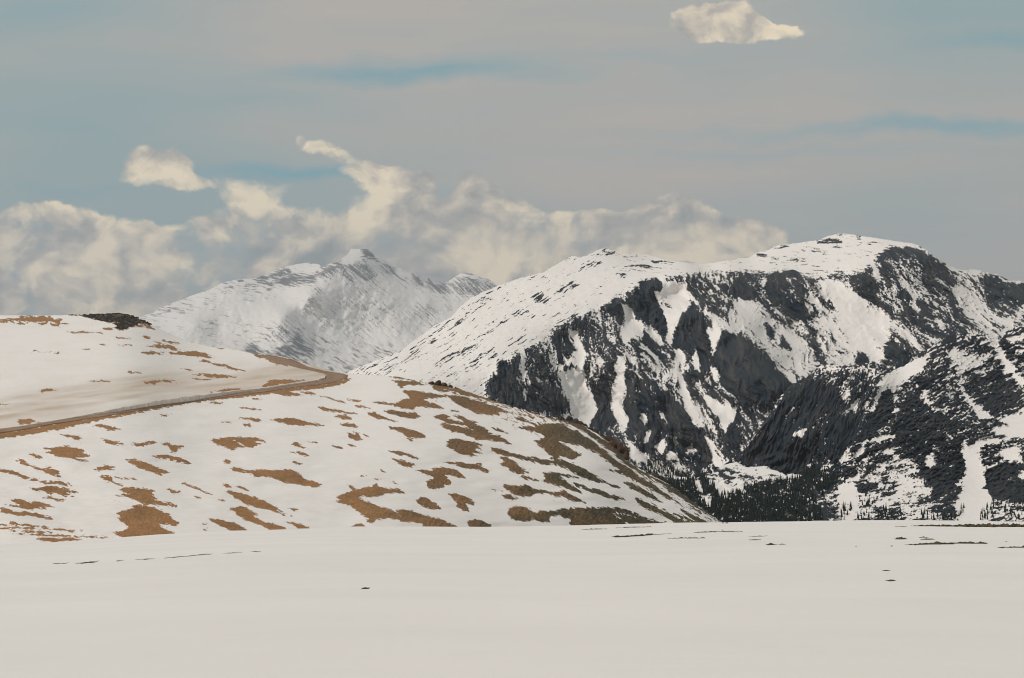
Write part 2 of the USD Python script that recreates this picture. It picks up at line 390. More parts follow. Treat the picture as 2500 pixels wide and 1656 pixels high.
# ------------------------------------------------------------------ far peak
K_SKY = pts("K", "-400,600 -150,560 0,525 60,508 100,480 180,447 260,420 300,400 400,370 470,330 540,310 590,304 680,300 740,275 800,250 870,225 950,210 1020,204 1070,210 1086,238 1096,228 1120,215 1190,190 1225,165 1242,150 1262,118 1330,118 1366,121 1395,145 1415,175 1470,186 1500,205 1530,236 1570,240 1610,262 1640,270 1662,266 1680,290 1690,296 1700,322 1715,322 1735,294 1748,312 1760,326 1775,320 1792,326 1802,318 1818,332 1832,326 1850,320 1900,285 1940,265 1970,262 2020,280 2090,300 2130,325 2165,350 2300,420 2500,470 2800,560")


def far_peak():
    sky0 = lambda x: np.interp(x, K_SKY[:, 0], K_SKY[:, 1])
    top = sky0; jag = lambda x: 1.1 * fbm(x / 9.0, x * 0, 41, 4) * np.where(x < 560, .4, 1)
    low = lambda x: np.full_like(x, 960.0)
    kd = lambda t: pts("K", t)
    ctrl = []

    def c(text, d):
        for q in kd(text):
            ctrl.append((*q, d))
    c("-400,600 0,525 260,420 590,304", 19500); c("870,225 1020,204 1262,118 1366,121", 20300); c("1530,236 1700,322 1832,326 1970,262 2165,350 2500,470", 21000)
    c("1090,270 1080,300", 18700); c("1000,390 960,470 930,510", 17900); c("860,520 720,640 640,690", 16900)          # the ridge that comes forward
    c("700,430 500,430 850,440", 18600); c("300,560 450,640 200,600", 17300); c("0,700 300,760 600,760", 15800)
    c("1300,320", 18950); c("1200,420", 18450); c("1150,520", 18180); c("1080,600", 17850); c("1500,420", 18950); c("1400,560", 18450); c("1350,680", 18000); c("1700,450", 19250); c("1700,600", 18700); c("1000,800 1300,850 1700,800 2100,800", 16400); c("1050,660", 17550); c("1200,720", 17500)
    c("1000,560", 17900); c("920,600 960,660", 16900); c("2400,800 -300,800", 16000)
    g = np.array(ctrl)
    gx, gy = np.meshgrid(np.arange(140, 1521, 15.0), np.arange(580, 981, 10.0))
    f = RBFInterpolator(g[:, :2], g[:, 2], kernel="linear")(np.stack([gx.ravel(), gy.ravel()], -1)).reshape(gx.shape)
    f = gaussian_filter(f, .8)
    dist = lambda px, py, t: map_coordinates(f, [(py - 580) / 10.0, (px - 140) / 15.0], order=3, mode="nearest")
    s = Sheet(150, 1400, 1.4, low, top, dist, 260, back=5, back_len=4000, back_drop=.5, jag=jag)
    px, py = s.px, s.py
    S = lambda t, w=9: soft(px, py, pts("K", t), w)
    r = np.full(px.shape, -1.6)
    right = soft(px, py, pts("K", "1090,270 1240,200 1420,200 2300,360 2300,960 600,960 620,720 700,690 860,530 960,500 1000,390"), 7)
    r += right * .42
    left_n = streaks(px, py, 10, 18, 2.4, 51, 4) * .9 + .35 * fbm(px / 3, py / 2, 552, 2)
    right_n = streaks(px, py, 41, 30, 1.7, 53, 3) * .7 + .4 * fbm(px / 2.4, py / 2, 553, 2)
    low_n = streaks(px, py, 27, 20, 2.6, 55, 4)
    nz = left_n * (1 - right) + right_n * right
    lowmask = soft(px, py, pts("K", "560,780 640,660 720,720 900,660 1000,680 1080,650 1200,700 1500,690 1700,690 1700,960 560,960"), 14)
    nz = nz * (1 - lowmask) + low_n * lowmask
    r += .25 * lowmask
    for t, a in (("680,300 760,270 860,230 900,240 950,262 1000,280 1060,262 1092,262 1080,290 1040,330 940,352 860,345 780,330 700,312", 2.3),
                 ("380,385 540,310 600,306 585,350 480,400 380,425", 1.05), ("600,330 690,310 860,345 780,372 660,395 600,380", .95),
                 ("1328,116 1368,118 1405,150 1424,184 1385,184 1340,174 1322,145", 3.2), ("1200,225 1300,185 1360,190 1425,285 1350,322 1300,300 1250,340 1190,285", 1.35),
                 ("1090,235 1200,190 1215,215 1130,282 1094,282", 2.4), ("1425,190 1535,232 1600,325 1480,280", .95), ("1640,268 1684,290 1702,352 1664,342", 2.5),
                 ("1712,322 1735,292 1762,324 1832,326 1852,392 1780,372 1730,342", 2.5), ("1850,330 1970,262 2165,352 2060,420 1930,400 1890,372", 1.5),
                 ("628,690 660,668 722,712 900,682 930,600 975,640 1000,705 1060,735 1000,800 900,860 640,800 600,745", 1.5),
                 ("870,520 1000,400 1084,345 1092,385 1020,480 970,560 900,560", .45), ("0,540 100,482 260,424 300,404 240,470 60,560", .9),
                 ("1000,600 1100,640 1260,690 1000,690", .5), ("1640,440 1820,480 1780,640 1660,560", .35), ("640,640 760,590 860,560 900,600 880,680 760,690", .75),
                 ("280,520 420,500 500,560 640,600 560,680 380,640", .35)):
        r += S(t) * a
    for t, a in (("700,440 900,440 1040,330 1086,290 990,400 950,490 720,560 600,560 620,470", -.8), ("1240,150 1262,120 1328,120 1320,145 1260,200 1210,222", -1.8), ("700,720 840,700 790,742 720,745", -2.2), ("1100,300 1200,290 1240,310 1120,420 1090,420", -.5), ("1430,300 1600,330 1640,450 1500,450", -.5)):
        r += S(t) * a
    rock = r + nz
    rel = 30 * fbm(px / 34, py / 34, 61, 3) + np.clip(.6 + .5 * rock, .15, 1) * (5 * right_n * right + 4 * left_n * (1 - right))
    rel *= np.clip((1 - s.t) * 12, 0, 1)
    s.D = s.D - rel + 10 * np.tanh(-rock)
    s.D = s.D * FAR
    P = s.points(); nx = P.shape[1]
    v = P.reshape(-1, 3); f_ = grid_faces(P.shape[0], nx)
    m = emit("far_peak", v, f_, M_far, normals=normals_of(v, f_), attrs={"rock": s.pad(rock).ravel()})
    tag(m, "hazy snow covered peak with a square rocky summit on the far skyline", "mountain", kind="structure")


far_peak()

# ------------------------------------------------------------------ the snowy mountain across the valley
M1_SKY = np.vstack([np.array([[700, 985], [820, 928], [857, 905], [976, 857], [1032, 817], [1065, 792]]), pts("H", "0,690 60,620 160,532 280,480 400,430 550,380 640,355 720,340 800,290 900,235 930,215 960,209 985,212 1010,222 1060,210 1130,175 1160,156 1190,148 1240,150 1310,185 1345,192 1460,190 1600,212 1700,240 1860,265 1980,272 2100,252 2240,235"),
                    pts("I", "60,306 130,300 240,275 380,265 430,230 452,226 490,214 520,210 570,180 680,165 790,150 880,135 940,112 1010,95 1040,88 1110,92 1250,115 1450,145 1560,160 1640,190 1720,250 1760,272 1800,300 1825,325 1920,350 2020,350 2100,370 2200,400 2300,430 2367,442"), np.array([[2600, 705], [2760, 740], [3000, 790]])])


def snowy_mountain():
    base = lambda x: np.interp(x, M1_SKY[:, 0], M1_SKY[:, 1])
    rough = lambda x: np.interp(x, [700, 1040, 1380, 1620, 1850, 2230, 2260, 2400, 3000], [.6, 1.2, 1.2, .5, .9, .8, 2.6, 3.0, 3.0])
    top = base; jag = lambda x: rough(x) * (.75 * fbm(x / 7.0, x * 0, 71, 4) + .5 * np.abs(fbm(x / 16, x * 0, 73, 3)))
    low = line("700,1010 860,990 1000,1010 1180,1110 1400,1190 1560,1230 1700,1230 1800,1215 1960,1190 2100,1120 2300,1030 2500,1000 3000,1000")
    ctrl = [(850, 915, 3350), (700, 990, 3100), (1032, 817, 3650), (1217, 700, 4000), (1400, 626, 4300), (1472, 606, 4400), (1600, 626, 4600), (1719, 645, 4800), (1830, 630, 5000), (1950, 594, 5100),
            (2051, 570, 5150), (2190, 589, 5000), (2254, 604, 4850), (2318, 650, 4800), (2400, 662, 4900), (2500, 689, 5000), (2900, 760, 5000), (3000, 800, 4900),
            (1000, 960, 2900), (860, 980, 2850), (1187, 950, 3150), (1219, 882, 3250), (1300, 841, 3450), (1381, 785, 3650), (1437, 760, 3750), (1500, 729, 3850), (1562, 688, 4000), (1631, 676, 4050), (1694, 660, 4150),
            (1781, 662, 4250), (1869, 665, 4350), (1970, 675, 4400), (2099, 665, 4350), (2173, 612, 4650), (2254, 630, 4550),
            (1437, 1050, 3180), (1300, 1010, 3080), (1512, 866, 3430), (1690, 1040, 3150), (1600, 960, 3290), (1780, 1160, 2950), (1690, 770, 3760), (1735, 900, 3500), (1764, 807, 3680), (1835, 844, 3530), (1890, 905, 3380), (1933, 938, 3320), (1850, 1000, 3260),
            (1400, 830, 3640), (1430, 950, 3450), (1440, 1030, 3330), (1660, 720, 4100), (1640, 820, 3850), (1540, 770, 3880), (1610, 830, 3760), (1745, 860, 3660), (1700, 950, 3460), (1690, 1120, 3110), (1560, 1000, 3330), (1520, 980, 3400),
            (2050, 720, 4300), (2080, 800, 4140), (2120, 880, 3980), (2020, 860, 3960), (1860, 830, 3900), (1920, 900, 3740), (1950, 760, 4180), (2150, 780, 4200), (1800, 720, 4150),
            (1200, 1150, 2800), (1450, 1180, 2850), (1600, 1220, 2880), (1700, 1220, 2860), (1800, 1200, 2850), (1930, 1100, 3050),
            (2200, 720, 4350), (2250, 800, 4150), (2330, 850, 4050), (2160, 680, 4420), (2200, 880, 3950), (2400, 760, 4550), (2480, 780, 4500), (2500, 900, 4200), (2900, 950, 4200), (2200, 1000, 3750), (2000, 1000, 3600), (2500, 1000, 3900)]
    df = depth_from(ctrl)
    s = Sheet(760, 2740, 1.7, low, top, lambda px, py, t: df(px, py), 350, back=6, back_len=900, back_drop=.5, jag=jag)
    px, py = s.px, s.py
    H = lambda t, w=8: soft(px, py, pts("H", t), w)
    I = lambda t, w=8: soft(px, py, pts("I", t), w)
    brk = np.vstack([pts("H", "280,1290 280,1200 380,1030 640,900 900,720 1080,640 1280,540 1480,410 1580,380 1700,370 1900,320 2100,330"), pts("I", "240,360 500,370 640,352 800,400 1000,382 1180,372 1300,260 1400,190 1560,165 1700,230 1830,330 2100,380 2367,450 3400,700 3400,3000 -1700,3000"), pts("H", "280,2000")])
    face = soft(px, py, brk, 10)
    wl = np.clip((1560 - px) / 160, 0, 1); wr = np.clip((px - 1760) / 180, 0, 1); wm = 1 - np.maximum(wl, wr)
    slope_n = streaks(px, py, -33, 26, 2.6, 81, 4) * .85 + .55 * fbm(px / 4, py / 2.2, 82, 3)
    plat_n = streaks(px, py, 4, 26, 2.6, 83, 4) * .9 + .45 * fbm(px / 4, py / 2, 84, 3)
    smooth_n = slope_n * np.clip((1560 - px) / 150, 0, 1) + plat_n * (1 - np.clip((1560 - px) / 150, 0, 1))
    warp = 10 * fbm(px / 60, py / 60, 85, 2)
    two = lambda a, k: .50 * streaks(px + warp, py, a, 80, 14, k, 2) + .55 * streaks(px + warp, py, a + 4, 26, 5.0, k + 200, 3) + .50 * streaks(px, py, a - 6, 10, 2.3, k + 300, 3)
    fl, fm, fr = two(80, 87), two(64, 89), two(49, 91)
    face_n = (fl * wl + fm * wm + fr * wr) + .5 * fbm(px / 2.8, py / 2.3, 93, 3)
    r = (-1.4) * (1 - face) + face * .42
    adds = [
        ("H", "930,800 990,790 1030,900 1044,1000 1024,1080 1060,1200 1130,1330 1140,1400 1100,1480 1060,1568 1020,1560 960,1440 900,1280 870,1180 850,1130 980,1090 960,980 990,940 950,860", -2.6),
        ("H", "1330,580 1380,600 1440,650 1460,700 1580,780 1640,850 1650,900 1560,860 1510,800 1490,860 1440,820 1370,880 1340,800 1360,680", -2.2),
        ("H", "1690,420 1830,425 1860,600 1795,680 1760,770 1725,890 1690,870 1700,720 1665,640 1600,500", -2.7),
        ("H", "1280,1080 1330,1000 1362,980 1352,1150 1362,1280 1330,1400 1390,1500 1350,1568 1300,1480 1240,1380 1270,1260 1310,1130", -2.4),
        ("H", "2000,790 2060,760 2120,790 2120,870 2080,940 2040,1010 2030,900", -2.6), ("H", "2060,1080 2110,1090 2095,1180 2050,1160", -2.5),
        ("H", "1920,950 1955,1050 1950,1110 1900,1080 1890,1000", -2.1), ("H", "1770,960 1800,930 1840,1010 1800,1040", -2.0), ("H", "1740,1150 1780,940 1760,1090", -2),
        ("H", "1790,1130 1830,1230 1880,1380 1970,1530 1930,1560 1860,1440 1820,1300", -2.4), ("H", "1990,1310 2100,1360 2220,1430 2180,1520 2150,1568 2100,1480 2040,1400", -2.5),
        ("H", "1980,640 2100,690 2240,790 2240,830 2100,770 2030,720", -2.0), ("H", "500,1070 570,1130 600,1200 590,1390 555,1320 520,1180", -1.7), ("H", "650,1270 720,1250 725,1320 670,1300", -2),
        ("H", "1430,1090 1490,1140 1560,1240 1540,1260 1480,1190", -1.9), ("H", "1470,1440 1530,1440 1550,1510 1510,1540", -2.0), ("H", "1640,1440 1695,1500 1680,1550", -2), ("H", "800,1100 900,1000 960,1040 850,1090", -1.2),
        ("H", "1500,980 1600,1080 1640,1120 1580,1080", -1.4), ("H", "1580,1000 1640,1090 1600,1110", -1.5), ("H", "1220,820 1280,860 1260,920", -1.2), ("H", "1140,1000 1200,1040 1160,1080", -1.0),
        ("G", "1480,365 1535,355 1540,400 1480,470 1465,440", -3), ("G", "1590,520 1660,450 1680,500 1640,580 1600,570", -3), ("G", "1690,590 1770,575 1765,625 1700,620", -3), ("G", "1340,600 1500,590 1490,650 1420,650", -2.2),
        ("G", "1320,460 1370,480 1440,590 1350,590", -2.4), ("G", "1700,420 1780,420 1775,490", -2), ("G", "2050,410 2130,500 2220,690 2170,715 2120,690 2130,620 2100,520", -3), ("G", "1430,200 1510,250 1470,310", -1.8), ("G", "1640,210 1700,260 1690,310", -1.8),
        ("G", "1500,740 1560,690 1640,670 1720,740 1800,690 1830,760 1760,840 1700,860 1600,790", -1.3), ("G", "1880,520 1980,545 1900,560", -2.2), ("G", "1880,0 2000,260 2030,300 1940,260 1870,150 1850,0", -2.0), ("G", "2060,30 2200,110 2350,140 2310,260 2290,330 2240,370 2200,240 2120,130", -2.2),
        ("I", "860,450 980,420 1080,450 1160,520 1240,600 1340,680 1420,740 1440,790 1380,830 1360,900 1340,1020 1250,1010 1200,960 1100,1040 960,1020 900,900 830,700 790,560", -1.1),
        ("I", "980,420 1080,450 1240,600 1420,740 1370,900 1340,1020 1240,1000 1120,900 1060,700 960,540", -1.0),
        ("I", "60,660 200,690 300,560 420,560 540,700 640,760 760,860 860,960 900,1040 800,1110 740,1185 690,1175 560,1000 420,850 240,740", -1.25),
        ("I", "1265,305 1310,340 1320,430 1285,400", -2.4), ("I", "1470,400 1560,500 1650,570 1570,550 1500,480", -1.8), ("I", "1360,480 1440,560 1510,650 1440,640 1380,560", -1.6), ("I", "1540,560 1640,640 1600,690 1560,620", -1.5),
        ("I", "1300,620 1400,680 1440,650 1380,720", -1.4), ("I", "1680,640 1800,760 1760,740", -1.4), ("I", "1860,480 1980,430 2100,600 2200,720 2260,800 2160,880 2000,740 1880,620", -1.0), ("I", "2240,720 2367,600 2500,700 2500,800 2200,820", -.9), ("I", "1850,340 2000,360 2040,420 1880,440", -.6),
        ("I", "1430,720 1520,800 1640,900 1600,920 1500,840 1420,790", -1.3), ("H", "1830,1120 1840,1000 1880,1060", -1.0),
        # rock
        ("H", "1500,400 1600,388 1665,460 1600,500 1660,640 1690,760 1680,850 1600,780 1530,710 1440,650 1430,560 1480,480", 1.7), ("H", "1500,760 1620,900 1600,920 1520,860", 1.2), ("H", "1660,560 1720,600 1725,650 1680,640", 2.6),
        ("I", "190,790 300,830 400,900 480,990 560,1080 700,1190 600,1260 480,1330 300,1240 180,1150 110,1000 140,900", 2.6), ("H", "1980,640 2040,720 2000,760", .6),
        ("H", "1800,650 1880,600 1960,680 2000,760 2040,880 2050,1000 2030,1150 1960,1120 1900,940 1780,930 1730,900", 1.6), ("H", "1340,980 1480,1100 1640,1240 1760,1350 1880,1500 1900,1568 1400,1568 1360,1300", .85),
        ("H", "1040,1220 1180,1230 1260,1300 1250,1400 1300,1500 1200,1568 1100,1540 1140,1400", 1.5), ("H", "630,900 920,800 980,1000 960,1130 820,1100 640,1050", .15), ("H", "360,1030 480,1040 600,1220 560,1390 440,1380 280,1300 290,1200 380,1120", 1.3),
        ("H", "600,1240 700,1200 840,1250 930,1330 920,1430 820,1460 640,1400 590,1310", 1.1), ("H", "1060,880 1200,800 1320,900 1330,1000 1290,1130 1240,1230 1060,1200 1030,1060", .1), ("H", "1280,540 1340,560 1360,760 1300,700 1180,620", .9),
        ("G", "1280,280 1640,240 1860,130 2080,420 2130,640 2000,740 1800,560 1640,640 1480,640 1320,460", .75), ("G", "2100,30 2367,330 2367,640 2240,640", .9),
        ("I", "1240,320 1400,370 1460,440 1560,560 1680,640 1760,760 1860,800 1740,850 1640,800 1500,740 1400,700 1280,600 1180,500 1120,430", .5), ("I", "1560,220 1700,260 1800,320 1860,470 1880,600 1780,540 1700,450 1600,300", .7),
        ("I", "1380,830 1500,880 1600,920 1600,980 1500,1050 1350,1020", .4), ("I", "510,440 560,460 590,590 560,605 510,520", 1.9), ("I", "630,600 760,600 800,700 740,720 660,660", 1.3), ("I", "840,640 890,700 840,690", 2.4),
        ("I", "590,820 640,850 680,920 620,910", 2.8), ("I", "500,740 570,790 540,860 510,800", 2.6), ("I", "270,430 380,480 390,570 350,590 260,500", 1.5), ("I", "1480,600 1620,660 1660,760 1560,740", .7), ("I", "880,560 960,560 1000,660 920,620", .8), ("I", "1160,930 1220,960 1240,1000 1170,1000", 2.4),
        ("I", "2040,420 2160,380 2230,460 2200,510 2120,480", .8), ("I", "2280,460 2380,430 2400,560 2330,600 2270,560", .9),
        # dashes of bare ground on the smooth slopes
        ("H", "640,500 700,480 760,560 740,580 640,560", 2.0), ("H", "820,520 860,440 930,390 1000,440 940,470 880,520", 1.4), ("H", "460,670 580,610 660,600 600,650 500,680", 1.6), ("H", "330,720 430,690 480,720 360,750", 1.4), ("H", "1180,420 1300,360 1420,310 1380,350 1240,430", .9),
        ("H", "1000,300 1080,260 1170,240 1160,270 1040,310", 1.5), ("H", "1280,220 1400,210 1460,215 1440,240 1330,245", 1.5), ("H", "1330,270 1500,255 1700,250 1740,275 1560,310 1360,310", 1.1), ("H", "1120,200 1190,150 1250,155 1320,190 1180,215", 1.2), ("H", "900,240 960,212 1010,226 950,240", 1.2),
        ("H", "-200,800 0,700 300,480 400,440 340,560 60,760 -150,900", .75), ("H", "-100,1000 100,900 220,820 330,800 160,980 0,1060", .85), ("H", "60,1060 300,940 700,780 960,640 1060,620 800,780 440,960 160,1120", .75), ("H", "-900,1200 -300,860 -100,850 -400,1100 -600,1220", .55),
        ("I", "880,150 980,120 1050,140 1040,160 920,170", 2.2), ("I", "1010,90 1110,90 1180,125 1120,135", 1.7), ("I", "740,210 840,205 960,220 840,230", 1.6), ("I", "1060,160 1280,150 1380,190 1200,185", .9), ("I", "440,290 740,290 840,290 700,310", .6), ("I", "900,290 1050,270 1100,290 960,310", .9), ("I", "720,325 960,325 940,340 760,335", 1.0),
        ("I", "1280,240 1440,180 1560,190 1640,240 1500,260 1340,280", .9), ("I", "430,235 490,215 500,240 440,258", 2.0), ("I", "200,360 500,370 700,360 740,400 500,385 260,380", .8), ("I", "660,370 720,355 730,380 680,395", 1.2), ("I", "1000,365 1060,360 1060,385", 1.8), ("I", "570,180 680,168 600,195", 1.2),
    ]
    for cr, t, a in adds:
        r += soft(px, py, pts(cr, t), 7) * a
    rock = r + .85 * face_n * face + smooth_n * .92 * (1 - face)
    ridg = (1 - np.abs(streaks(px + warp, py, 80, 70, 24, 95, 3))) * wl + (1 - np.abs(streaks(px + warp, py, 64, 80, 22, 96, 3))) * wm + (1 - np.abs(streaks(px + warp, py, 50, 90, 20, 97, 3))) * wr
    rk = 1 / (1 + np.exp(-2.5 * rock))
    rib = lambda a, k: .7 * streaks(px + warp, py, a + 10, 60, 9, k, 3) + .6 * streaks(px + warp, py, a - 8, 22, 3.2, k + 50, 3)
    rib_shade = rib(80, 601) * wl + rib(64, 611) * wm + rib(50, 621) * wr  # drives the rib relief and the light and shade painted into the colour
    rel = face * 9 * rib_shade * rk + face * (34 * gaussian_filter(ridg, 3) * (.25 + .75 * gaussian_filter(rk, 5)) + 5 * gaussian_filter(face_n, .7) * rk) + 1.5 * fbm(px / 22, py / 14, 98, 3) + face * 2 * np.tanh(gaussian_filter(rock, .8))
    rel *= np.clip((1 - s.t) * 14, 0, 1)
    s.D = s.D - rel
    s.D = s.D * NEAR
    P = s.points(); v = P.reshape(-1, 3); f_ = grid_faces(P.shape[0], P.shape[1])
    m = emit("snowy_mountain", v, f_, M_mid, normals=normals_of(v, f_), attrs={"rock": s.pad(rock).ravel(), "rib_shade": s.pad(np.clip(.5 + .17 * rib_shade, 0, 1)).ravel()})
    tag(m, "broad snowy mountain with dark gullied rock face across the valley", "mountain", kind="structure")
    return s


S_mid = snowy_mountain()

# ------------------------------------------------------------------ the nearer rocky ridge and the valley floor
M2_SKY = np.vstack([np.array([[1760, 1140], [1790, 1118]]), pts("J", "430,860 470,820 510,765 560,700 590,660 620,610 650,570 680,520 705,470 740,430 765,400 790,385 800,375 830,378 850,384 870,355 900,330 930,300 960,268 1000,255 1040,247 1090,252 1130,262 1180,262 1230,245 1255,240 1300,238 1315,226 1345,226 1360,240 1392,262 1430,272 1470,282 1500,278 1560,255 1600,225 1640,195 1690,155"), pts("I", "1690,915 1740,880 1800,838 1850,822 1900,813 1960,810 2040,818 2065,832 2090,850 2120,870 2150,890 2170,893 2190,860 2215,835 2240,795 2270,780 2300,766 2367,766"), np.array([[2620, 780], [3000, 800]])])


def rocky_ridge():
    base = lambda x: np.interp(x, M2_SKY[:, 0], M2_SKY[:, 1])
    top = base; jag = lambda x: 1.5 * fbm(x / 8.0, x * 0, 101, 4) + 1.2 * np.abs(fbm(x / 5.0, x * 0, 103, 2))
    low = line("1740,1160 1790,1150 1865,1160 1923,1180 1960,1190 1985,1230 2010,1320 2100,1330 3000,1330")
    ctrl = [(1760, 1140, 2500), (1819, 1094, 2600), (1873, 1019, 2650), (1934, 938, 2750), (2023, 889, 2800), (2131, 881, 2800), (2189, 900, 2850), (2260, 854, 2900), (2342, 815, 3000), (2443, 840, 3000), (2500, 798, 3000), (2900, 790, 3000),
            (1790, 1150, 2470), (1865, 1160, 2420), (1923, 1180, 2380), (1960, 1190, 2330), (2050, 1190, 2230), (2200, 1190, 2240), (2400, 1190, 2280), (2000, 1270, 1950), (2250, 1270, 1900), (2500, 1270, 1900), (2900, 1270, 1900), (2000, 1330, 1750), (2500, 1330, 1700), (2900, 1330, 1700),
            (2000, 1000, 2590), (2080, 1080, 2400), (2200, 1000, 2600), (2350, 1050, 2480), (2300, 930, 2740), (2120, 980, 2640), (2150, 950, 2620), (2400, 1000, 2640), (2330, 1130, 2370), (1960, 1060, 2460), (1900, 1080, 2510), (2060, 960, 2690), (2180, 960, 2720), (2250, 900, 2800), (2440, 940, 2860), (2480, 1040, 2560), (2700, 1000, 2600), (2700, 1150, 2300)]
    df = depth_from(ctrl)
    s = Sheet(1742, 2700, 1.5, low, top, lambda px, py, t: df(px, py), 290, back=6, back_len=350, back_drop=.9, jag=jag)
    px, py = s.px, s.py
    n_cliff = streaks(px + 8 * fbm(px / 50, py / 50, 111, 2), py, 112, 70, 9, 112, 2) * .55 + .55 * streaks(px, py, 116, 22, 3.6, 512, 3) + .4 * streaks(px, py, 108, 9, 2.2, 513, 3)
    n_str = streaks(px, py, -24, 24, 4.4, 113, 3) * .8 + .5 * streaks(px, py, -28, 9, 2.2, 514, 3)
    n_low = streaks(px, py, -14, 26, 3.8, 115, 3) * .8 + .5 * streaks(px, py, -10, 9, 2.0, 515, 3)
    cl = soft(px, py, pts("J", "380,900 800,380 1100,250 1450,260 1300,640 1180,820 1050,1000 700,1000"), 30)
    lw = soft(px, py, pts("J", "900,1310 1180,940 1400,830 1560,700 3000,700 3000,1500 900,1500"), 30)
    nz = n_cliff * cl + (1 - cl) * (n_low * lw + n_str * (1 - lw)) * .85 + .55 * fbm(px / 3.6, py / 3, 117, 3)
    r = np.full(px.shape, .6)
    adds = [("J", "1380,380 1460,300 1600,240 1700,180 1720,200 1660,290 1560,360 1480,420 1440,390 1390,460 1350,560 1330,570 1370,460 1400,390", -2.3), ("J", "1880,130 1960,170 2050,190 2120,190 2060,250 1980,290 1950,330 1960,420 1920,430 1930,300 1880,210", -1.3),
            ("J", "1950,430 2040,530 2150,600 2080,605 1980,505", -2.4), ("J", "2060,603 2220,622 2310,590 2367,560 2500,560 2500,760 2260,735 2180,720 2160,690 2250,660 2200,620", -3.2),
            ("V", "1750,150 1880,115 2050,130 2200,100 2100,130 1850,180 1800,260 1700,260", -2.4), ("V", "1580,250 1740,230 1790,330 1800,440 1860,520 1840,600 1900,650 1820,750 1920,820 1960,1000 1880,1160 1560,1165 1480,980 1560,820 1620,640 1610,520 1640,430 1580,330", -3.4),
            ("V", "1560,700 1640,600 1540,620 1430,730", -2.5), ("V", "2060,290 2200,200 2320,200 2300,330 2340,400 2200,410 2110,360", -2.6), ("V", "1870,500 2100,390 2130,400 1900,520", -2.6), ("V", "2040,680 2140,625 2260,620 2340,520 2450,500 2450,620 2300,670 2140,690", -2.6),
            ("V", "720,570 860,490 960,440 1040,460 990,540 980,620 1130,650 1100,720 1260,750 1140,800 1000,870 990,950 860,970 700,920 620,860 740,720 640,630", -1.35), ("V", "0,720 200,640 240,720 360,800 600,850 700,960 640,1020 480,990 260,960 200,1000 0,960", -1.9), ("V", "340,640 540,530 560,700 480,740 330,640", -1.4),
            ("V", "200,640 330,460 300,560 240,620", -2.4), ("V", "420,125 680,30 720,60 700,130 520,140", -2.0), ("V", "570,300 640,240 800,190 780,230 640,310", -2.4), ("V", "1080,340 1200,300 1230,440 1160,490 1120,460", -3.0), ("V", "1195,190 1240,170 1245,230 1200,240", -3.0), ("V", "690,330 750,330 740,375 700,375", -2), ("V", "470,490 590,460 570,500 480,520", -2), ("V", "700,450 910,380 900,420 700,480", -1.8),
            ("V", "215,345 310,175 280,280", -2.6), ("V", "0,400 80,260 135,220 90,370 20,420", -2.0), ("V", "1340,0 1540,0 1560,60 1390,130", -1.4), ("V", "1540,160 1620,170 1640,250 1560,230", -1.6), ("V", "860,60 940,40 920,80", -1.8), ("V", "1320,470 1420,480 1400,580 1350,560", -1.1), ("V", "1070,980 1300,900 1240,980 1080,1010", -1.4),
            ("V", "780,960 1000,1000 1300,1080 1320,1165 800,1165 850,1090", -1.1), ("V", "0,1000 400,990 480,1040 440,1165 0,1165", -1.3), ("V", "1900,900 2367,900 2400,1170 1800,1170", -.7), ("U", "1660,1160 1700,1020 1900,900 2060,720 2330,580 2330,1160", -.7),
            ("J", "790,530 830,520 800,570 740,610 760,580", -2.6), ("J", "860,680 885,690 850,740 810,720", -2.6), ("J", "1150,560 1240,500 1230,540 1140,600", -2.2), ("J", "960,620 1010,590 960,660", -2), ("J", "1110,590 1160,560 1140,610", -1.5), ("J", "1040,400 1130,360 1180,320 1200,340 1120,420 1050,440", -1.0), ("J", "1120,440 1200,430 1160,490 1120,490", -1.5),
            ("J", "1480,420 1500,480 1500,640 1480,560", -1.8), ("J", "1680,430 1720,420 1700,480 1760,540 1800,560 1760,570 1660,470", -1.8), ("U", "1700,460 1800,390 1850,430 1760,450", -2.2), ("U", "1900,490 1960,390 2010,450", -2.2), ("U", "1480,70 1560,20 1640,10 1600,80", -2.2), ("J", "590,700 490,790 530,720", -1.5), ("J", "900,310 1000,260 1200,270 1380,280 1300,300 1100,290 960,320", -1.0),
            ("J", "1300,290 1420,290 1440,340 1340,370 1290,340", -.5), ("J", "1850,150 1890,160 1900,240 1860,330 1880,200", -.9), ("I", "2190,830 2300,840 2367,820 2500,900 2500,1000 2367,960 2300,900", -1.0), ("J", "2180,110 2250,200 2367,370 2367,430 2260,300 2180,180", -2.4),
            # rock
            ("J", "800,400 900,350 1100,400 1120,470 1250,640 1180,820 1050,940 850,1010 620,960 420,900 620,640", 1.15), ("J", "1500,600 1800,600 1950,640 1950,780 1960,950 1900,1080 1800,1100 1720,1020 1650,900 1500,850 1400,800", .95), ("J", "2100,950 2250,920 2400,930 2400,1160 2250,1170 2150,1130 2100,1050", 1.6), ("J", "2000,320 2200,320 2340,470 2250,580 2150,600 2050,500", .65),
            ("V", "1890,650 2367,680 2367,900 2060,900 1960,860", 1.6), ("V", "210,700 370,720 370,840 230,830", 2.2), ("V", "360,660 470,670 470,770 370,760", 1.8), ("V", "660,680 740,670 700,770", 1.4), ("V", "1000,500 1600,500 1560,700 1450,740 1480,1080 1320,1080 1240,900 1140,800", .8), ("J", "1550,430 1680,480 1760,580 1560,600", .8), ("J", "1410,420 1480,440 1480,600 1360,700 1240,760 1330,600", 1.4), ("V", "1890,560 2250,430 2250,560 2060,640 1880,620", 1.4)]
    for cr, t, a in adds:
        r += soft(px, py, pts(cr, t), 7) * a
    rock = r + .9 * nz
    ridg = 1 - np.abs(streaks(px, py, 110, 90, 20, 119, 3))
    rk = 1 / (1 + np.exp(-2.5 * rock))
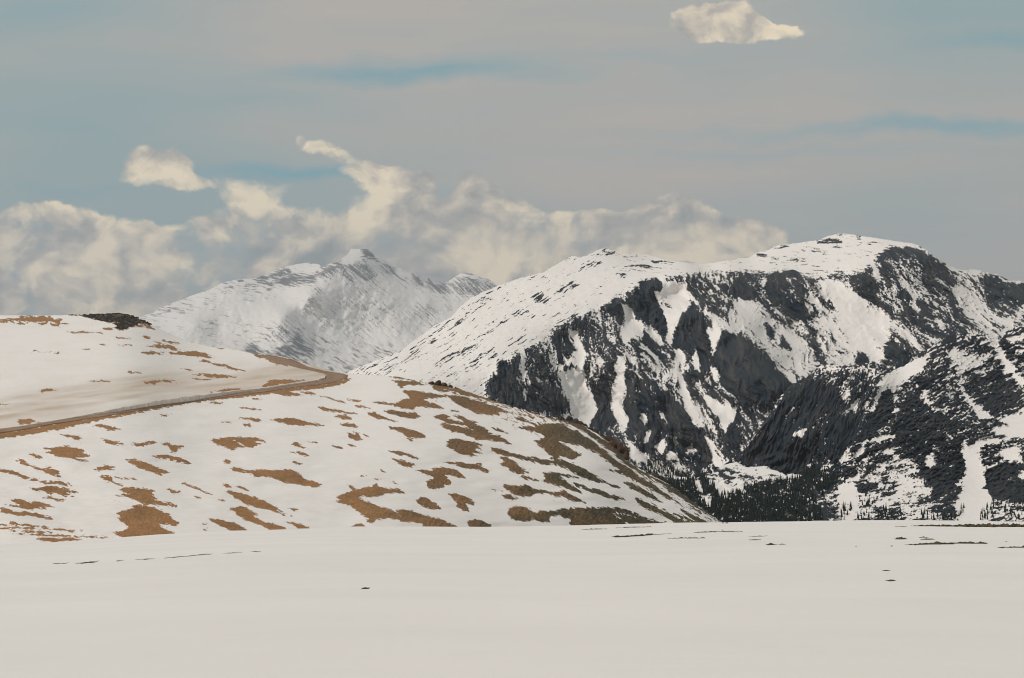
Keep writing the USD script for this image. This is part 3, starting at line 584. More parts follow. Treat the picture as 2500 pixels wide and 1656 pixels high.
    rib_shade = (.7 * streaks(px, py, 114, 60, 9, 631, 3) + .6 * streaks(px, py, 106, 20, 3.0, 632, 3)) * cl + (.7 * streaks(px, py, -30, 40, 8, 633, 3) + .6 * fbm(px / 5, py / 4, 634, 3)) * (1 - cl)  # crag ribs: real relief, with their shading also put into the colour
    rel = 7 * rib_shade * rk + (24 * gaussian_filter(ridg, 4) + 6 * gaussian_filter(n_cliff, .7)) * cl + (1 - cl) * (2.5 * n_str + 1.5 * n_low) * rk + 1.5 * np.tanh(gaussian_filter(rock, .8))
    rel *= np.clip((1 - s.t) * 14, 0, 1)
    s.D = s.D - rel
    s.D = s.D * NEAR
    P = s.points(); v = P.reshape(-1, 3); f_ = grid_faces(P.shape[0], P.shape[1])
    m = emit("rocky_ridge", v, f_, M_ridge, normals=normals_of(v, f_), attrs={"rock": s.pad(rock).ravel(), "rib_shade": s.pad(np.clip(.5 + .17 * rib_shade, 0, 1)).ravel()})
    tag(m, "dark craggy ridge streaked with snow, nearer than the broad mountain", "ridge", kind="structure")
    return s


S_ridge = rocky_ridge()


def valley_floor():
    top = lambda x: line("1400,1165 1700,1165 1732,1160 1764,1136 1798,1128 1821,1140 1870,1139 1916,1158 1943,1157 1958,1160 2000,1200 2060,1290 2100,1320")(x) + 1.2 * fbm(x / 9, x * 0, 121, 3)
    low = lambda x: np.full_like(x, 1345.0)
    s = Sheet(1400, 2100, 2.2, low, top, lambda px, py, t: 1 / ((1 / 1620.0) * (1 - (1345 - py) / 215) + (1 / 2400.0) * ((1345 - py) / 215)), 90, back=3, back_len=60, back_drop=.8)
    px, py = s.px, s.py
    nz = streaks(px, py, 6, 12, 4, 123, 5) * .9
    r = np.full(px.shape, -1.0)
    for cr, t, a in (("U", "-600,600 60,640 240,600 340,590 420,620 500,720 700,800 860,760 1000,700 1200,660 1560,640 1620,560 2400,540 2400,1500 -600,1500", 1.7), ("U", "420,560 600,470 760,500 900,560 1100,590 1240,640 1180,700 900,720 700,700 480,640", 1.05),
                     ("U", "510,640 590,640 610,700 700,760 690,810 570,830 520,780", -2.6), ("U", "330,850 470,850 440,960 380,950", -2.4), ("U", "540,840 730,845 640,890", -2.2), ("U", "240,640 310,620 340,800 260,780", -2.0), ("U", "780,730 860,740 860,800 800,800", -2.0), ("U", "1000,740 1040,740 1030,820", -1.6)):
        r += soft(px, py, pts(cr, t), 6) * a
    rock = r + nz
    s.D = s.D - 6 * fbm(px / 20, py / 8, 125, 4) * np.clip((1 - s.t) * 8, 0, 1)
    s.D = s.D * NEAR
    P = s.points(); v = P.reshape(-1, 3); f_ = grid_faces(P.shape[0], P.shape[1])
    m = emit("valley_floor", v, f_, M_ridge, normals=normals_of(v, f_), attrs={"rock": s.pad(rock).ravel(), "rib_shade": s.pad(.5 + 0 * rock).ravel()})
    tag(m, "snowy valley floor with scree below the rocky ridge", "valley floor", kind="structure")
    return s


S_floor = valley_floor()

# low country under and beyond everything
gx, gy = np.meshgrid(np.linspace(-16000, 16000, 60), np.linspace(-3000, 25000, 50))
gz = -600 + 25 * fbm(gx / 1500, gy / 1500, 131, 3)
v = np.stack([gx, gy, gz], -1).reshape(-1, 3); f_ = grid_faces(50, 60)
tag(emit("lowland_terrain", v, f_, M_valley, normals=normals_of(v, f_)), "low valley country beneath the mountains", "terrain", kind="structure")

# ------------------------------------------------------------------ the near hillside with its bare patches
HILL_SKY = "-900,790 -400,778 0,770 90,770.5 180,769.5 290,766.5 306,766 322,771 350,782 372,794 390,804 420,819 457,834 530,849 584,855.5 616,863 687,870 735,884 783,899.5 821,908 857,912.5 933,917.5 971,920 1043,935.5 1119,948 1161,963.5 1199,976 1263,997 1322,1012 1357,1020 1423,1037 1466,1060 1499,1088 1532,1122 1568,1149 1606,1167 1646,1190 1682,1217 1720,1245 1760,1274 1800,1304 1860,1350 1900,1385"
PATCHES = """A 0,165 60,150 170,150 150,140 260,132 380,112 480,118 640,128 660,140 775,152 768,205 740,208 640,185 560,185 460,185 380,192 330,185 200,180 120,192 0,195
A 180,212 270,195 355,212 280,216
A 490,215 520,205 600,200 590,215 540,220
A 650,222 720,225 740,205 870,210 790,215 760,225 820,242 700,240
A 880,100 1000,97 1200,92 1330,83 1480,83 1580,80 1680,108 1760,143 1850,173 1920,198 1960,235 1920,235 1830,212 1760,205 1740,235 1690,260 1640,245 1600,285 1510,290 1460,265 1500,240 1440,210 1500,200 1380,190 1270,170 1130,140 1040,115
A 1310,280 1400,262 1455,290 1380,285
A 1760,235 1830,220 1900,230 2000,290 1900,270 1820,245 1700,265
A 860,320 1040,312 1180,320 1305,332 1180,330 1080,332 930,334
A 1490,388 1680,404 1600,403
A 1800,378 1920,392 1850,392
A 1950,435 2095,460 1990,450
A 2080,430 2180,436 2290,468 2200,460
A 1275,475 1350,470 1400,477 1320,482
A 1510,485 1600,481 1680,488 1600,493
A 440,560 520,562 480,566
A 525,572 640,570 590,579
A 690,582 750,584 720,588
A 1050,537 1135,538 1090,543
A 1870,498 2050,490 2170,495 2250,520 2300,545 2200,545 2130,520 2000,512
A 1810,580 1870,568 2040,568 2130,590 2060,600 1870,597
A 1590,825 1680,823 1810,838 1700,842
A 1140,943 1300,938 1405,950 1310,962 1230,950
A 1780,968 1900,965 1930,945 2060,930 2170,930 2255,952 2160,958 2060,952 1970,970 1880,974
A 455,1065 540,1050 650,1048 715,1057 640,1067 550,1080
A 0,1238 110,1242 50,1254 0,1254
A 215,1475 240,1440 330,1425 420,1440 510,1470 400,1480 350,1490 250,1488
A 1180,1515 1260,1503 1440,1533 1545,1562 1440,1562 1380,1572 1340,1545 1250,1517
A 2050,1378 2120,1372 2190,1375 2100,1395
B 150,320 200,306 300,303 420,306 530,330 600,355 560,360 640,392 520,377 400,367 250,352 0,320 80,312
B 450,425 500,408 560,425 640,455 760,473 850,498 930,525 1045,552 940,552 860,527 740,492 620,464 520,437
B 370,602 480,593 640,600 800,603 935,630 800,639 680,637 580,634 480,617
B 360,650 470,655 560,653 590,665 480,665
B 1255,750 1300,720 1340,675 1450,662 1600,668 1790,670 1720,695 1560,715 1400,745 1300,758
B 550,820 620,818 580,826
B 650,812 740,795 850,775 1000,780 930,797 850,802 800,817 720,817
B 230,525 310,533 370,545 290,540
B 1130,330 1200,345 1300,352 1280,392 1220,390 1180,372
B 680,255 740,255 770,272 720,270
B 565,950 650,950 745,962 660,974
B 1110,905 1250,908 1160,917
B 970,1020 1100,1026 1240,1048 1130,1050
B 950,1140 1050,1148 1200,1163 1265,1190 1180,1192 1080,1177 960,1162
B 740,1205 790,1197 860,1212 780,1214
B 1005,1230 1080,1233 1150,1252 1110,1274 1040,1257
B 1365,1172 1450,1165 1570,1158 1700,1163 1780,1190 1900,1220 2045,1250 1960,1260 1850,1247 1720,1250 1600,1237 1500,1207 1420,1187
B 1740,820 1850,820 1940,850 1880,857 1800,837
B 1990,868 2100,888 2200,928 2320,957 2180,937 2050,887
Z 0,1057 57,1050 134,1035 191,1027 287,1011 392,993 467,982 534,972 600,963 665,954 725,946 775,941 820,933 846,924 857,925 847,932 834,938 815,942 790,947 771,950 739,953 701,957 661,961 600,969 530,975 467,984 392,997 340,1009 306,1014 268,1022 230,1029 191,1038 157,1046 130,1051 80,1060 40,1066 -60,1078 -60,1068
B 1390,838 1580,818 1700,840 1790,870 1640,872 1500,867
Z 628,866 653,866 676,870 708,877 733,886 733,890 720,893 701,893 676,890 663,886 653,878 640,874
C 725,155 790,152 850,172 940,168 990,190 960,205 915,213 840,190
C 1190,203 1280,213 1370,235 1480,265 1420,275 1330,267 1270,250 1260,225
C 1570,268 1640,255 1740,250 1770,240 1865,245 1830,265 1740,280 1680,292 1590,280
C 1930,262 2000,258 2055,280 2040,292 2130,290 2190,285 2200,305 2130,320 2100,368 2040,365 2030,320 2010,287 1960,277
C 525,318 600,310 720,298 800,290 900,315 1000,340 970,355 1000,385 1065,410 1020,425 900,425 1050,470 960,462 870,450 800,430 700,410 620,390 560,368 630,350
C 355,388 400,388 470,413 515,437 440,427
C 180,455 270,456 320,490 410,533 440,548 530,568 620,565 650,575 725,605 690,620 720,655 620,642 560,615 530,592 420,562 350,527 250,502 240,480
C 545,543 600,550 650,572 590,567
C 0,570 60,570 160,590 250,620 280,640 380,670 440,688 500,703 570,720 640,715 700,710 800,735 860,765 780,767 700,754 640,737 560,742 500,730 420,707 340,692 250,662 180,642 100,612 0,602
C 350,792 440,795 500,790 580,775 560,760 620,762 720,790 820,810 935,845 860,845 800,850 830,865 890,905 820,885 780,895 700,870 640,855 600,860 500,830 420,820
C 515,908 580,893 640,910 700,928 770,932 830,967 740,947 680,952 620,927
C 130,935 180,926 270,938 360,965 440,950 500,970 600,1000 650,1030 580,1017 520,1015 540,1040 440,1030 400,1042 340,1052 260,1032 100,1002 60,990 160,998 240,998 160,957
C 0,1030 70,1040 130,1060 210,1085 310,1078 400,1093 500,1113 600,1148 640,1170 560,1162 440,1142 320,1112 280,1132 160,1112 60,1087 0,1082
C 80,1193 180,1203 300,1223 440,1243 590,1268 480,1267 330,1247 160,1227
C 0,1226 120,1233 240,1248 120,1247 0,1242
C 0,1260 200,1263 400,1268 600,1278 780,1288 990,1305 860,1312 700,1297 500,1284 250,1277 0,1282
C 80,1296 240,1308 380,1300 520,1308 620,1322 500,1330 360,1327 200,1314
C 150,1333 400,1343 640,1353 900,1360 1100,1368 1350,1388 1100,1384 850,1372 500,1362
C 430,1405 540,1388 700,1386 860,1393 980,1405 880,1418 760,1430 620,1434 520,1427
C 1115,572 1200,545 1260,518 1310,530 1375,542 1310,560 1370,572 1270,577 1190,590
C 1500,455 1590,453 1700,473 1780,498 1860,540 1950,570 2040,605 1960,620 1930,635 1840,615 1740,580 1650,545 1580,510 1540,480
C 1820,412 1920,398 2010,398 2100,423 2220,458 2282,498 2260,510 2160,482 2040,457 1960,437 1880,432
C 1190,650 1260,646 1345,653 1340,695 1370,725 1470,762 1400,750 1330,722 1270,712 1230,692
C 1370,660 1500,670 1640,692 1500,682
C 1430,812 1470,790 1540,787 1640,795 1700,805 1830,810 1855,828 1820,850 1850,870 1800,880 1850,905 1810,915 1900,940 2020,970 2100,1010 2020,1007 1900,1000 1800,987 1710,987 1640,950 1560,915 1480,890 1390,880 1480,870 1540,865 1470,830
C 1400,1090 1480,1070 1580,1030 1600,1000 1660,991 1750,998 1850,1033 2000,1098 2070,1163 2145,1210 2080,1245 1980,1225 1870,1220 1930,1260 2080,1328 2080,1380 1500,1400 1360,1325 1480,1300 1540,1260 1480,1200 1400,1155 1440,1140
C 2010,815 2080,823 2155,845 2110,852 2050,837
D 600,122 650,116 740,108 860,93 960,93 1080,98 1190,103 1280,130 1310,160 1200,140 1160,155 1250,180 1170,200 1130,235 1060,215 1000,180 940,140 890,128 940,160 1040,220 1000,228 920,225 895,258 850,245 780,215 700,195 650,165
D 1640,185 1680,158 1720,173 1770,185 1760,205 1860,235 1800,230 1720,212
D 1850,148 1910,150 1970,162 1900,162
D 2150,200 2220,208 2300,230 2290,244 2220,232
D 1620,280 1690,283 1740,276 1800,298 1870,325 1830,334 1760,322 1710,302
D 750,400 800,383 850,395 860,415 820,432 770,417
D 850,500 900,483 980,488 1040,515 1110,523 1180,518 1240,515 1250,500 1330,508 1400,518 1500,508 1600,513 1620,500 1680,530 1740,560 1800,620 1860,650 1900,655 1960,670 2035,700 1960,735 1880,730 1760,707 1680,687 1590,687 1480,647 1380,612 1280,592 1180,602 1140,572 1060,552 1000,542 900,527
D 750,695 800,698 860,725 800,727
D 920,723 980,728 1050,748 1095,780 1040,772 980,747
D 790,785 870,783 960,813 1060,833 1170,863 1260,903 1340,940 1420,985 1500,1040 1640,1110 1540,1072 1430,1012 1500,1060 1600,1120 1480,1077 1380,1032 1270,1007 1160,987 1060,952 960,897 880,842
D 830,1010 900,998 970,988 1050,998 1140,1048 1230,1100 1180,1097 1120,1092 1230,1150 1300,1185 1400,1200 1560,1255 1560,1300 1400,1300 1280,1237 1160,1197 1050,1152 940,1087 910,1052
D 580,1145 640,1143 760,1168 900,1193 980,1225 1060,1280 1060,1310 890,1310 780,1252 690,1217 630,1182
D 1580,1178 1680,1193 1860,1250 1860,1280 1750,1280 1650,1212
D 1600,1005 1660,1003 1720,1020 1690,1040 1640,1022
D 240,683 340,708 420,738 520,788 620,830 540,807 440,767 340,727
D 60,768 130,773 210,798 170,807 110,792
D 690,888 740,888 790,912 750,914
D 1630,415 1700,408 1780,430 1740,447 1680,437
D 390,853 440,853 480,872 430,874
D 500,1205 530,1200 570,1215 530,1222
D 505,1268 550,1268 540,1290
E 780,98 900,103 1000,113 1130,143 1270,180 1100,157 980,132 860,124
E 830,150 920,148 1000,158 1120,173 1250,208 1120,212 1050,210 960,227 970,250 940,245 890,217 910,190
E 1290,180 1400,150 1510,165 1560,195 1680,250 1560,240 1500,265 1620,290 1500,300 1360,270 1370,230
E 960,285 1080,283 1200,298 1300,318 1450,338 1560,343 1480,370 1300,385 1230,390 1250,415 1330,440 1420,465 1480,515 1350,507 1200,487 1130,487 1100,530 1000,517 900,492 840,467 700,462 590,435 700,430 800,450 880,440 960,405 1050,380 1030,340
E 1540,350 1650,343 1780,368 1900,408 2050,448 2200,508 2360,578 2200,562 2210,600 2100,602 2000,582 1900,572 1800,522 1700,472 1600,412
E 1520,255 1680,253 1800,298 1950,343 2080,388 2200,418 2360,478 2200,452 2080,422 1950,382 1800,352 1650,312
E 240,400 330,400 440,415 390,426 300,414
E 360,475 420,478 480,488 540,512 470,507 400,497
E -121,495 -60,490 -20,508 50,523 150,533 250,553 380,585 280,582 160,564 60,557 -60,537
E 90,615 150,595 220,598 310,625 300,652 180,652
E 160,710 250,696 320,713 390,750 350,762 260,742 190,732
E 515,570 600,570 690,603 760,638 900,685 800,667 700,642 620,642 560,612
E 720,545 800,533 900,548 1000,566 1120,570 1195,620 1100,637 980,632 900,607 800,577
E 255,835 330,838 400,858 450,915 390,920 320,907 275,882
E 330,808 420,828 380,842
E 455,848 530,863 540,885 490,882
E 250,972 300,966 360,1000 300,1002
E 70,993 140,998 205,1025 140,1027
E 1370,620 1430,588 1510,593 1560,620 1540,640 1640,670 1740,690 1720,660 1620,608 1730,608 1780,648 1920,693 1880,715 1980,750 2080,790 2060,820 2180,870 2250,905 2360,975 2240,947 2120,932 2000,872 2050,907 2150,940 2020,922 1910,912 1800,862 1700,827 1590,812 1500,762 1440,725 1470,703 1560,718 1700,753 1880,788 1760,732 1660,712 1560,707 1460,662
E 1530,935 1580,903 1680,903 1780,928 1880,943 1990,990 1920,990 1970,1035 1860,1020 1900,1055 1980,1090 1870,1085 1930,1125 1850,1132 1760,1112 1680,1087 1620,1047 1500,987 1590,970
E 780,740 850,753 940,760 1050,778 1150,808 1240,848 1265,890 1140,900 1020,882 950,822 880,797 800,772
E 1020,900 1060,905 1105,932 1060,920
E 780,1055 860,1056 960,1073 1050,1103 1170,1160 1090,1157 1010,1117 930,1112 840,1087
E 810,1158 900,1163 980,1183 1060,1213 1130,1240 1080,1250 1090,1277 1000,1262 910,1222 870,1187
E 1480,1203 1600,1203 1680,1198 1800,1223 1960,1228 2020,1278 2080,1320 2050,1337 1940,1302 1830,1287 1700,1262 1600,1227
E 1590,535 1640,530 1700,560 1640,558
E 2100,760 2180,765 2320,828 2240,815
F 1110,243 1200,248 1300,268 1360,260 1340,230 1440,223 1520,228 1600,248 1620,235 1680,273 1770,355 1680,342 1580,322 1490,300 1530,350 1580,400 1580,450 1500,440 1500,477 1420,487 1350,497 1280,467 1270,400 1340,365 1380,350 1290,312 1200,282
F 250,450 300,453 380,505 480,478 560,463 620,433 680,468 770,488 900,493 960,520 990,557 880,542 760,550 690,580 540,602 440,590 390,605 480,650 580,685 680,728 800,758 930,830 880,770 960,760 1080,778 1220,828 1380,868 1500,908 1650,968 1700,1000 1280,1000 1200,942 1100,920 980,922 880,880 760,860 700,887 620,885 580,937 500,917 520,880 440,820 360,760 280,700 180,680 110,650 170,640 110,600 190,560 280,530 330,510
F 290,985 380,938 440,938 480,965 480,1000
F 1130,640 1190,608 1260,608 1330,648 1400,688 1465,755 1380,757 1270,737 1190,692
F 1540,555 1650,558 1740,578 1810,613 1880,663 1870,702 1760,677 1800,740 1810,777 1730,767 1650,722 1670,680 1620,640 1590,592
F 1780,910 1890,888 1960,893 2090,958 2110,1000 1840,1000
F 2100,493 2180,506 2245,518 2160,522
F 425,323 500,330 420,337
F 600,358 690,373 640,374
F 680,250 735,280 700,278
F 840,395 910,440 860,425
G 0,525 60,533 200,578 350,613 500,640 600,640 560,600 500,540 410,460 500,440 520,410 440,380 360,365 250,325 400,320 460,300 560,290 640,290 740,330 830,380 960,480 1060,550 1160,620 1250,690 1150,650 1050,600 980,560 860,510 740,480 640,460 720,510 860,590 780,640 660,600 640,630 780,680 900,740 1000,790 1050,830 1130,870 1250,915 1150,890 1060,865 900,825 800,770 700,715 600,690 500,685 400,665 260,630 120,600 0,560
G 65,612 150,618 230,658 250,690 300,730 350,770 260,772 190,757 150,710 80,685 120,660
G 280,790 400,823 500,848 530,830 490,770 560,768 650,768 720,783 830,813 760,812 660,800 700,840 760,880 850,945 870,967 760,937 680,902 600,880 520,857 420,847 320,822
G 115,885 180,888 260,898 320,880 380,903 440,933 520,933 620,958 700,940 760,968 830,1008 900,1060 800,1042 700,1007 600,987 520,967 440,962 360,997 260,992 200,962 130,917
G 105,985 180,980 250,1020 200,1030 130,1010
G 770,868 860,883 960,923 1080,948 1180,988 1300,1030 1180,1022 1080,992 960,957 850,912
G 150,1165 170,1110 220,1088 330,1103 370,1120 400,1160 460,1135 560,1133 650,1128 690,1105 820,1108 950,1103 1060,1098 1200,1103 1280,1113 1400,1163 1520,1213 1700,1255 1700,1300 1400,1300 1320,1257 1230,1212 1170,1160 1240,1150 1400,1200 1330,1180 1200,1150 1180,1165 1300,1250 1300,1310 900,1310 760,1300 760,1230 650,1180 560,1185 560,1235 490,1247 400,1217 330,1237 220,1227
G 1280,863 1350,868 1450,918 1540,978 1640,1052 1540,1022 1450,972 1350,922
G 1390,1013 1460,1033 1600,1098 1700,1148 1800,1213 1930,1250 1930,1280 1800,1275 1720,1217 1620,1162 1500,1112 1420,1072
G 1820,1118 1900,1148 2000,1208 2080,1247 2080,1270 1980,1255 1880,1182
G 1750,1163 1850,1183 1980,1250 1920,1245 1830,1202
G 600,245 720,245 860,295 1000,395 1180,515 1300,635 1450,755 1600,825 1750,895 1900,1005 2050,1118 2230,1245 2100,1180 1950,1092 1800,992 1700,932 1560,832 1420,772 1280,682 1150,562 980,432 820,332 700,282
G 700,310 860,388 1000,488 1150,598 1280,698 1400,788 1560,878 1700,988 1850,1070 1700,1012 1540,932 1380,842 1270,792 1140,740 1230,740 1100,642 960,532 840,432
G 230,235 330,250 450,305 340,285
G 330,210 420,230 410,245 350,225
G 0,395 80,410 200,500 100,455 0,425"""
PATCH = [(q.split(" ", 1)[0], pts(*q.split(" ", 1))) for q in PATCHES.split("\n")]


def hillside():
    sky = line(HILL_SKY)
    top = sky; jag = lambda x: np.interp(x, [0, 800, 1000, 1300, 1800], [.25, .25, .7, 1.3, 1.3]) * fbm(x / 6.0, x * 0, 141, 4)
    low = lambda x: np.maximum(np.interp(x, [-900, 0, 400, 900, 1400, 1760, 1900], [1380, 1360, 1336, 1316, 1312, 1312, 1400]), sky(x) + 12)
    Ds = lambda x: np.interp(x, [-900, 0, 300, 450, 620, 735, 850, 1043, 1200, 1357, 1500, 1650, 1765, 1900], [1100, 1000, 1050, 980, 900, 820, 760, 700, 660, 620, 590, 560, 540, 530])
    Db = lambda x: np.interp(x, [-900, 0, 500, 1000, 1400, 1765, 1900], [230, 240, 265, 310, 390, 505, 520])

    xs = np.arange(-900, 2000, 5.0); ds_, db_ = gaussian_filter(Ds(xs), 22, mode='nearest'), gaussian_filter(Db(xs), 22, mode='nearest')

    def dist(px, py, t):
        a = 1 / np.interp(px, xs, db_) * (1 - t) + 1 / np.interp(px, xs, ds_) * t
        return 1 / a * (1 + .06 * np.clip(t, 0, 1) ** 7)
    lowx = gaussian_filter(low(xs), 4, mode='nearest'); skyx = gaussian_filter(sky(xs), 9, mode='nearest')
    flat = dist
    dist = lambda px, py, t: flat(px, py, (np.interp(px, xs, lowx) - py) / (np.interp(px, xs, lowx) - np.interp(px, xs, skyx)))
    deep = lambda x: low(x) + np.interp(x, [-900, 1300, 1760, 1900], [75, 75, 30, 25])
    s = Sheet(-400, 1880, 1.5, deep, top, dist, 400, back=10, back_len=420, back_drop=.55, jag=jag)
    px, py, t = s.px, s.py, s.t
    t = s.t
    wave = .006 * fbm(px / 160, py / 45, 143, 3) * np.sin(np.pi * t)
    s.D = s.D * (1 + wave)
    best = np.full(px.shape, -9.0); who = np.full(px.shape, -1)
    for k, (cr, poly) in enumerate(PATCH):
        d = signed(px, py, poly, 9.0)
        w = d > best
        best[w] = d[w]; who[w] = k
    ang = np.where(px < 500, 12.0, 20.0)
    fray = np.where(px < 450, streaks(px, py, 12, 9, 1.5, 145, 4), np.where(px < 1250, streaks(px, py, 19, 9, 1.5, 146, 4), streaks(px, py, 31, 10, 1.7, 147, 4)))
    speck = fbm(px / 2.6, py / 1.8, 148, 3)
    base = np.where(best > 0, best / 2.6 + .25, best / 2.2 + .25)
    # loose stones and grass tips on the rougher right-hand flank
    flank = np.clip(1 - (py - sky(px)) / np.interp(px, [900, 1200, 1760], [40, 85, 60]), 0, 1) * np.clip((px - 950) / 150, 0, 1)
    rock = base + .95 * fray + .3 * speck
    sp = -2.2 + 2.2 * flank + fray * 1.0 + .5 * speck
    rock = np.where(best > -5, np.maximum(rock, sp), np.maximum(sp, -3))
    rock = np.clip(rock, -3, 3)
    dirt = np.zeros(px.shape)
    above = np.interp(px, [-420, 0, 115, 191, 287, 392, 467, 591, 725, 793, 830], [1120, 1048, 1031, 1019, 1002, 979, 969, 956, 937, 920, 910]) - py
    band = np.exp(-((above - np.interp(px, [0, 250, 500, 800], [42, 48, 32, 20])) / np.interp(px, [0, 300, 800], [34, 36, 26])) ** 2) * (above > -4) * np.clip((870 - px) / 70, 0, 1)
    dirt += band * np.clip(.62 + .16 * fbm((px + py) / 90, (py + .1 * px) / 9, 149, 4), 0, 1)
    dirt += .25 * np.exp(-(above / 12) ** 2) * (above > -2) * (px < 860)
    dirt += .08 * np.clip(fbm(px / 70, py / 10, 150, 4), 0, 1)
    tone = np.clip((px - 700) / 780, 0, 1) ** 1.1 + .12 * fbm(px / 60, py / 30, 151, 2)  # duller vegetation rightwards; the warm light leak is painted into the orange left
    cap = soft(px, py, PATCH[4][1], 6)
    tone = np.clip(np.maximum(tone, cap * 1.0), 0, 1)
    P = s.points(); ny, nx = P.shape[:2]
    lift = fbm(px / 5, py / 3, 152, 3) * np.clip(rock, 0, 1) * np.interp(px, [0, 900, 1300, 1800], [.04, .06, .2, .3])
    P[:s.rows, :, 2] += lift
    v = P.reshape(-1, 3); f = grid_faces(ny, nx); N = normals_of(v, f)
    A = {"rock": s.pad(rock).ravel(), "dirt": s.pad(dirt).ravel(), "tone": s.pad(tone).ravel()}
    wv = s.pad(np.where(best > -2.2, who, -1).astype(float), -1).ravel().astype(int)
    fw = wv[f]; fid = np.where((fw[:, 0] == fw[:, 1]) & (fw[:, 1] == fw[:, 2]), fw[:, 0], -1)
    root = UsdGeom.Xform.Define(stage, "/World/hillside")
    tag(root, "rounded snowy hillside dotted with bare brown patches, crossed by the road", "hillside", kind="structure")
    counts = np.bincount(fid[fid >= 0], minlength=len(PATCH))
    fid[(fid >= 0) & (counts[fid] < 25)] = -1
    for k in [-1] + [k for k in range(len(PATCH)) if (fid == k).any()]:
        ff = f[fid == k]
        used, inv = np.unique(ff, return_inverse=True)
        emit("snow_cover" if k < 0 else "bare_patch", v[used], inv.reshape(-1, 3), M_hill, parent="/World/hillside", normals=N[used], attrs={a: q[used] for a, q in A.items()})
    return s


S_hill = hillside()

# ------------------------------------------------------------------ the road and the snow bank cut along it
UPR = np.array([(-60, 1058), (0, 1048), (48, 1042.5), (115, 1032), (191, 1020), (233, 1014), (287, 1007), (344, 997), (392, 989), (467, 980), (534, 968.5), (591, 959), (658, 950), (725, 938.5), (769, 932), (793, 925), (795, 920), (793, 915), (789, 912), (777, 909.5), (746, 903), (720, 897), (701, 891.5), (676, 888.5), (663, 884), (653, 876), (638, 872.5)])
LOR = np.array([(-60, 1068), (0, 1058), (52, 1051), (125, 1037), (191, 1027.5), (233, 1021), (287, 1012), (344, 1002.5), (392, 994), (467, 982.8), (534, 973), (600, 964), (665, 955), (725, 946), (775, 941), (820, 933), (846, 925), (850, 917), (838, 913), (815, 910), (790, 905.5), (752, 896.5), (733, 887), (708, 878), (676, 871.5), (651, 868), (633, 868)])


def resample(a, n):
    q = np.linspace(0, len(a) - 1, n)
    return np.stack([np.interp(q, np.arange(len(a)), a[:, k]) for k in (0, 1)], -1)


def road():
    n, m = 260, 7
    u, w = resample(UPR, n), resample(LOR, n)
    rows = []
    for k in range(m):
        q = u + (w - u) * k / (m - 1)
        p = S_hill.place(q[:, 0], q[:, 1]); p[:, 2] += .14 + .05 * math.sin(math.pi * k / (m - 1))
        rows.append(p)
    P = np.array(rows)
    skirt0, skirt1 = P[:1] - [0, 0, 1.2], P[-1:] - [0, 0, 1.2]
    P = np.concatenate([skirt0, P, skirt1], 0)
    v = P.reshape(-1, 3); f = grid_faces(m + 2, n)
    nn = normals_of(v, f)
    if nn[len(nn) // 2, 2] < 0:
        f = f[:, ::-1]; nn = -nn
    tag(emit("road", v, f, M_road, normals=nn), "wet tan mountain road curving round the snowy hillside", "road", kind="structure")
    # the cut bank: height in metres along the upper edge, from left to the bend
    hx = [-60, 40, 115, 170, 210, 235, 260, 295, 330, 360, 395, 440, 480, 520, 570, 600, 660, 725, 770, 790, 800]
    hp = [.4, .5, 1.5, 2.2, 3.4, 4.5, 6.6, 9, 9.4, 9.6, 11, 11, 10.6, 9, 7.4, 5.2, 4.2, 3.2, 2.6, 3.2, 2.0]
    part = resample(UPR[:18], 420)
    x = part[:, 0]
    base = S_hill.place(part[:, 0], part[:, 1])
    D = base[:, 1]
    h = np.interp(x, hx, hp) * HW / 2500 * D * (1 + .10 * fbm(np.arange(420) / 6.0, np.zeros(420), 161, 3))
    edge = np.clip(np.minimum(np.arange(420), 419 - np.arange(420)) / 25.0, 0.02, 1)
    h *= edge
    back_px = part.copy(); back_px[:, 1] -= np.interp(x, hx, hp) * edge + 3.0
    back = S_hill.place(back_px[:, 0], back_px[:, 1])
    inn = back - base; inn[:, 2] = 0; inn /= np.linalg.norm(inn, axis=1, keepdims=True) + 1e-9
    prof = [(0, -.4), (.02, .12), (.10, .45), (.16, .8), (.30, .97), (.7, 1.02)]
    rows = []
    for q, (a, z) in enumerate(prof):
        p = base + inn * (a * h)[:, None]; p[:, 2] += z * h + .1
        p += inn * (.10 * fbm(np.arange(420) / 3.0, np.full(420, q * .8), 163, 3) * h * (0 < q < 5))[:, None]
        rows.append(p)
    b0 = back + [0, 0, -.25]
    rows += [rows[-1] * .5 + b0 * .5 + [0, 0, .06], b0]
    P = np.array(rows); v = P.reshape(-1, 3); f = grid_faces(len(rows), 420); nn = normals_of(v, f)
    f = f[:, ::-1] if nn[3 * 420 + 200, 2] < 0 else f
    tag(emit("snow_bank", v, f, M_bank, normals=normals_of(v, f)), "grey cut snow bank standing along the uphill edge of the road", "snow bank", kind="structure")


road()


# ------------------------------------------------------------------ snowfield in front
CREST = line("-2500,1400 -900,1352 0,1333 70,1328 150,1325 250,1316 420,1304.5 600,1294.5 800,1287.5 1000,1286.5 1200,1287 1400,1283.5 1600,1279.5 1760,1275.5 2000,1271.5 2200,1270 2500,1273 3200,1278 4500,1300")
_cx = np.arange(-2500, 4600, 5.0); _cy = gaussian_filter(CREST(_cx), 14, mode="nearest"); _cd = gaussian_filter(np.interp(_cx, [0, 800, 2500], [95, 120, 150]), 60, mode="nearest")
CREST = lambda x: np.interp(x, _cx, _cy)


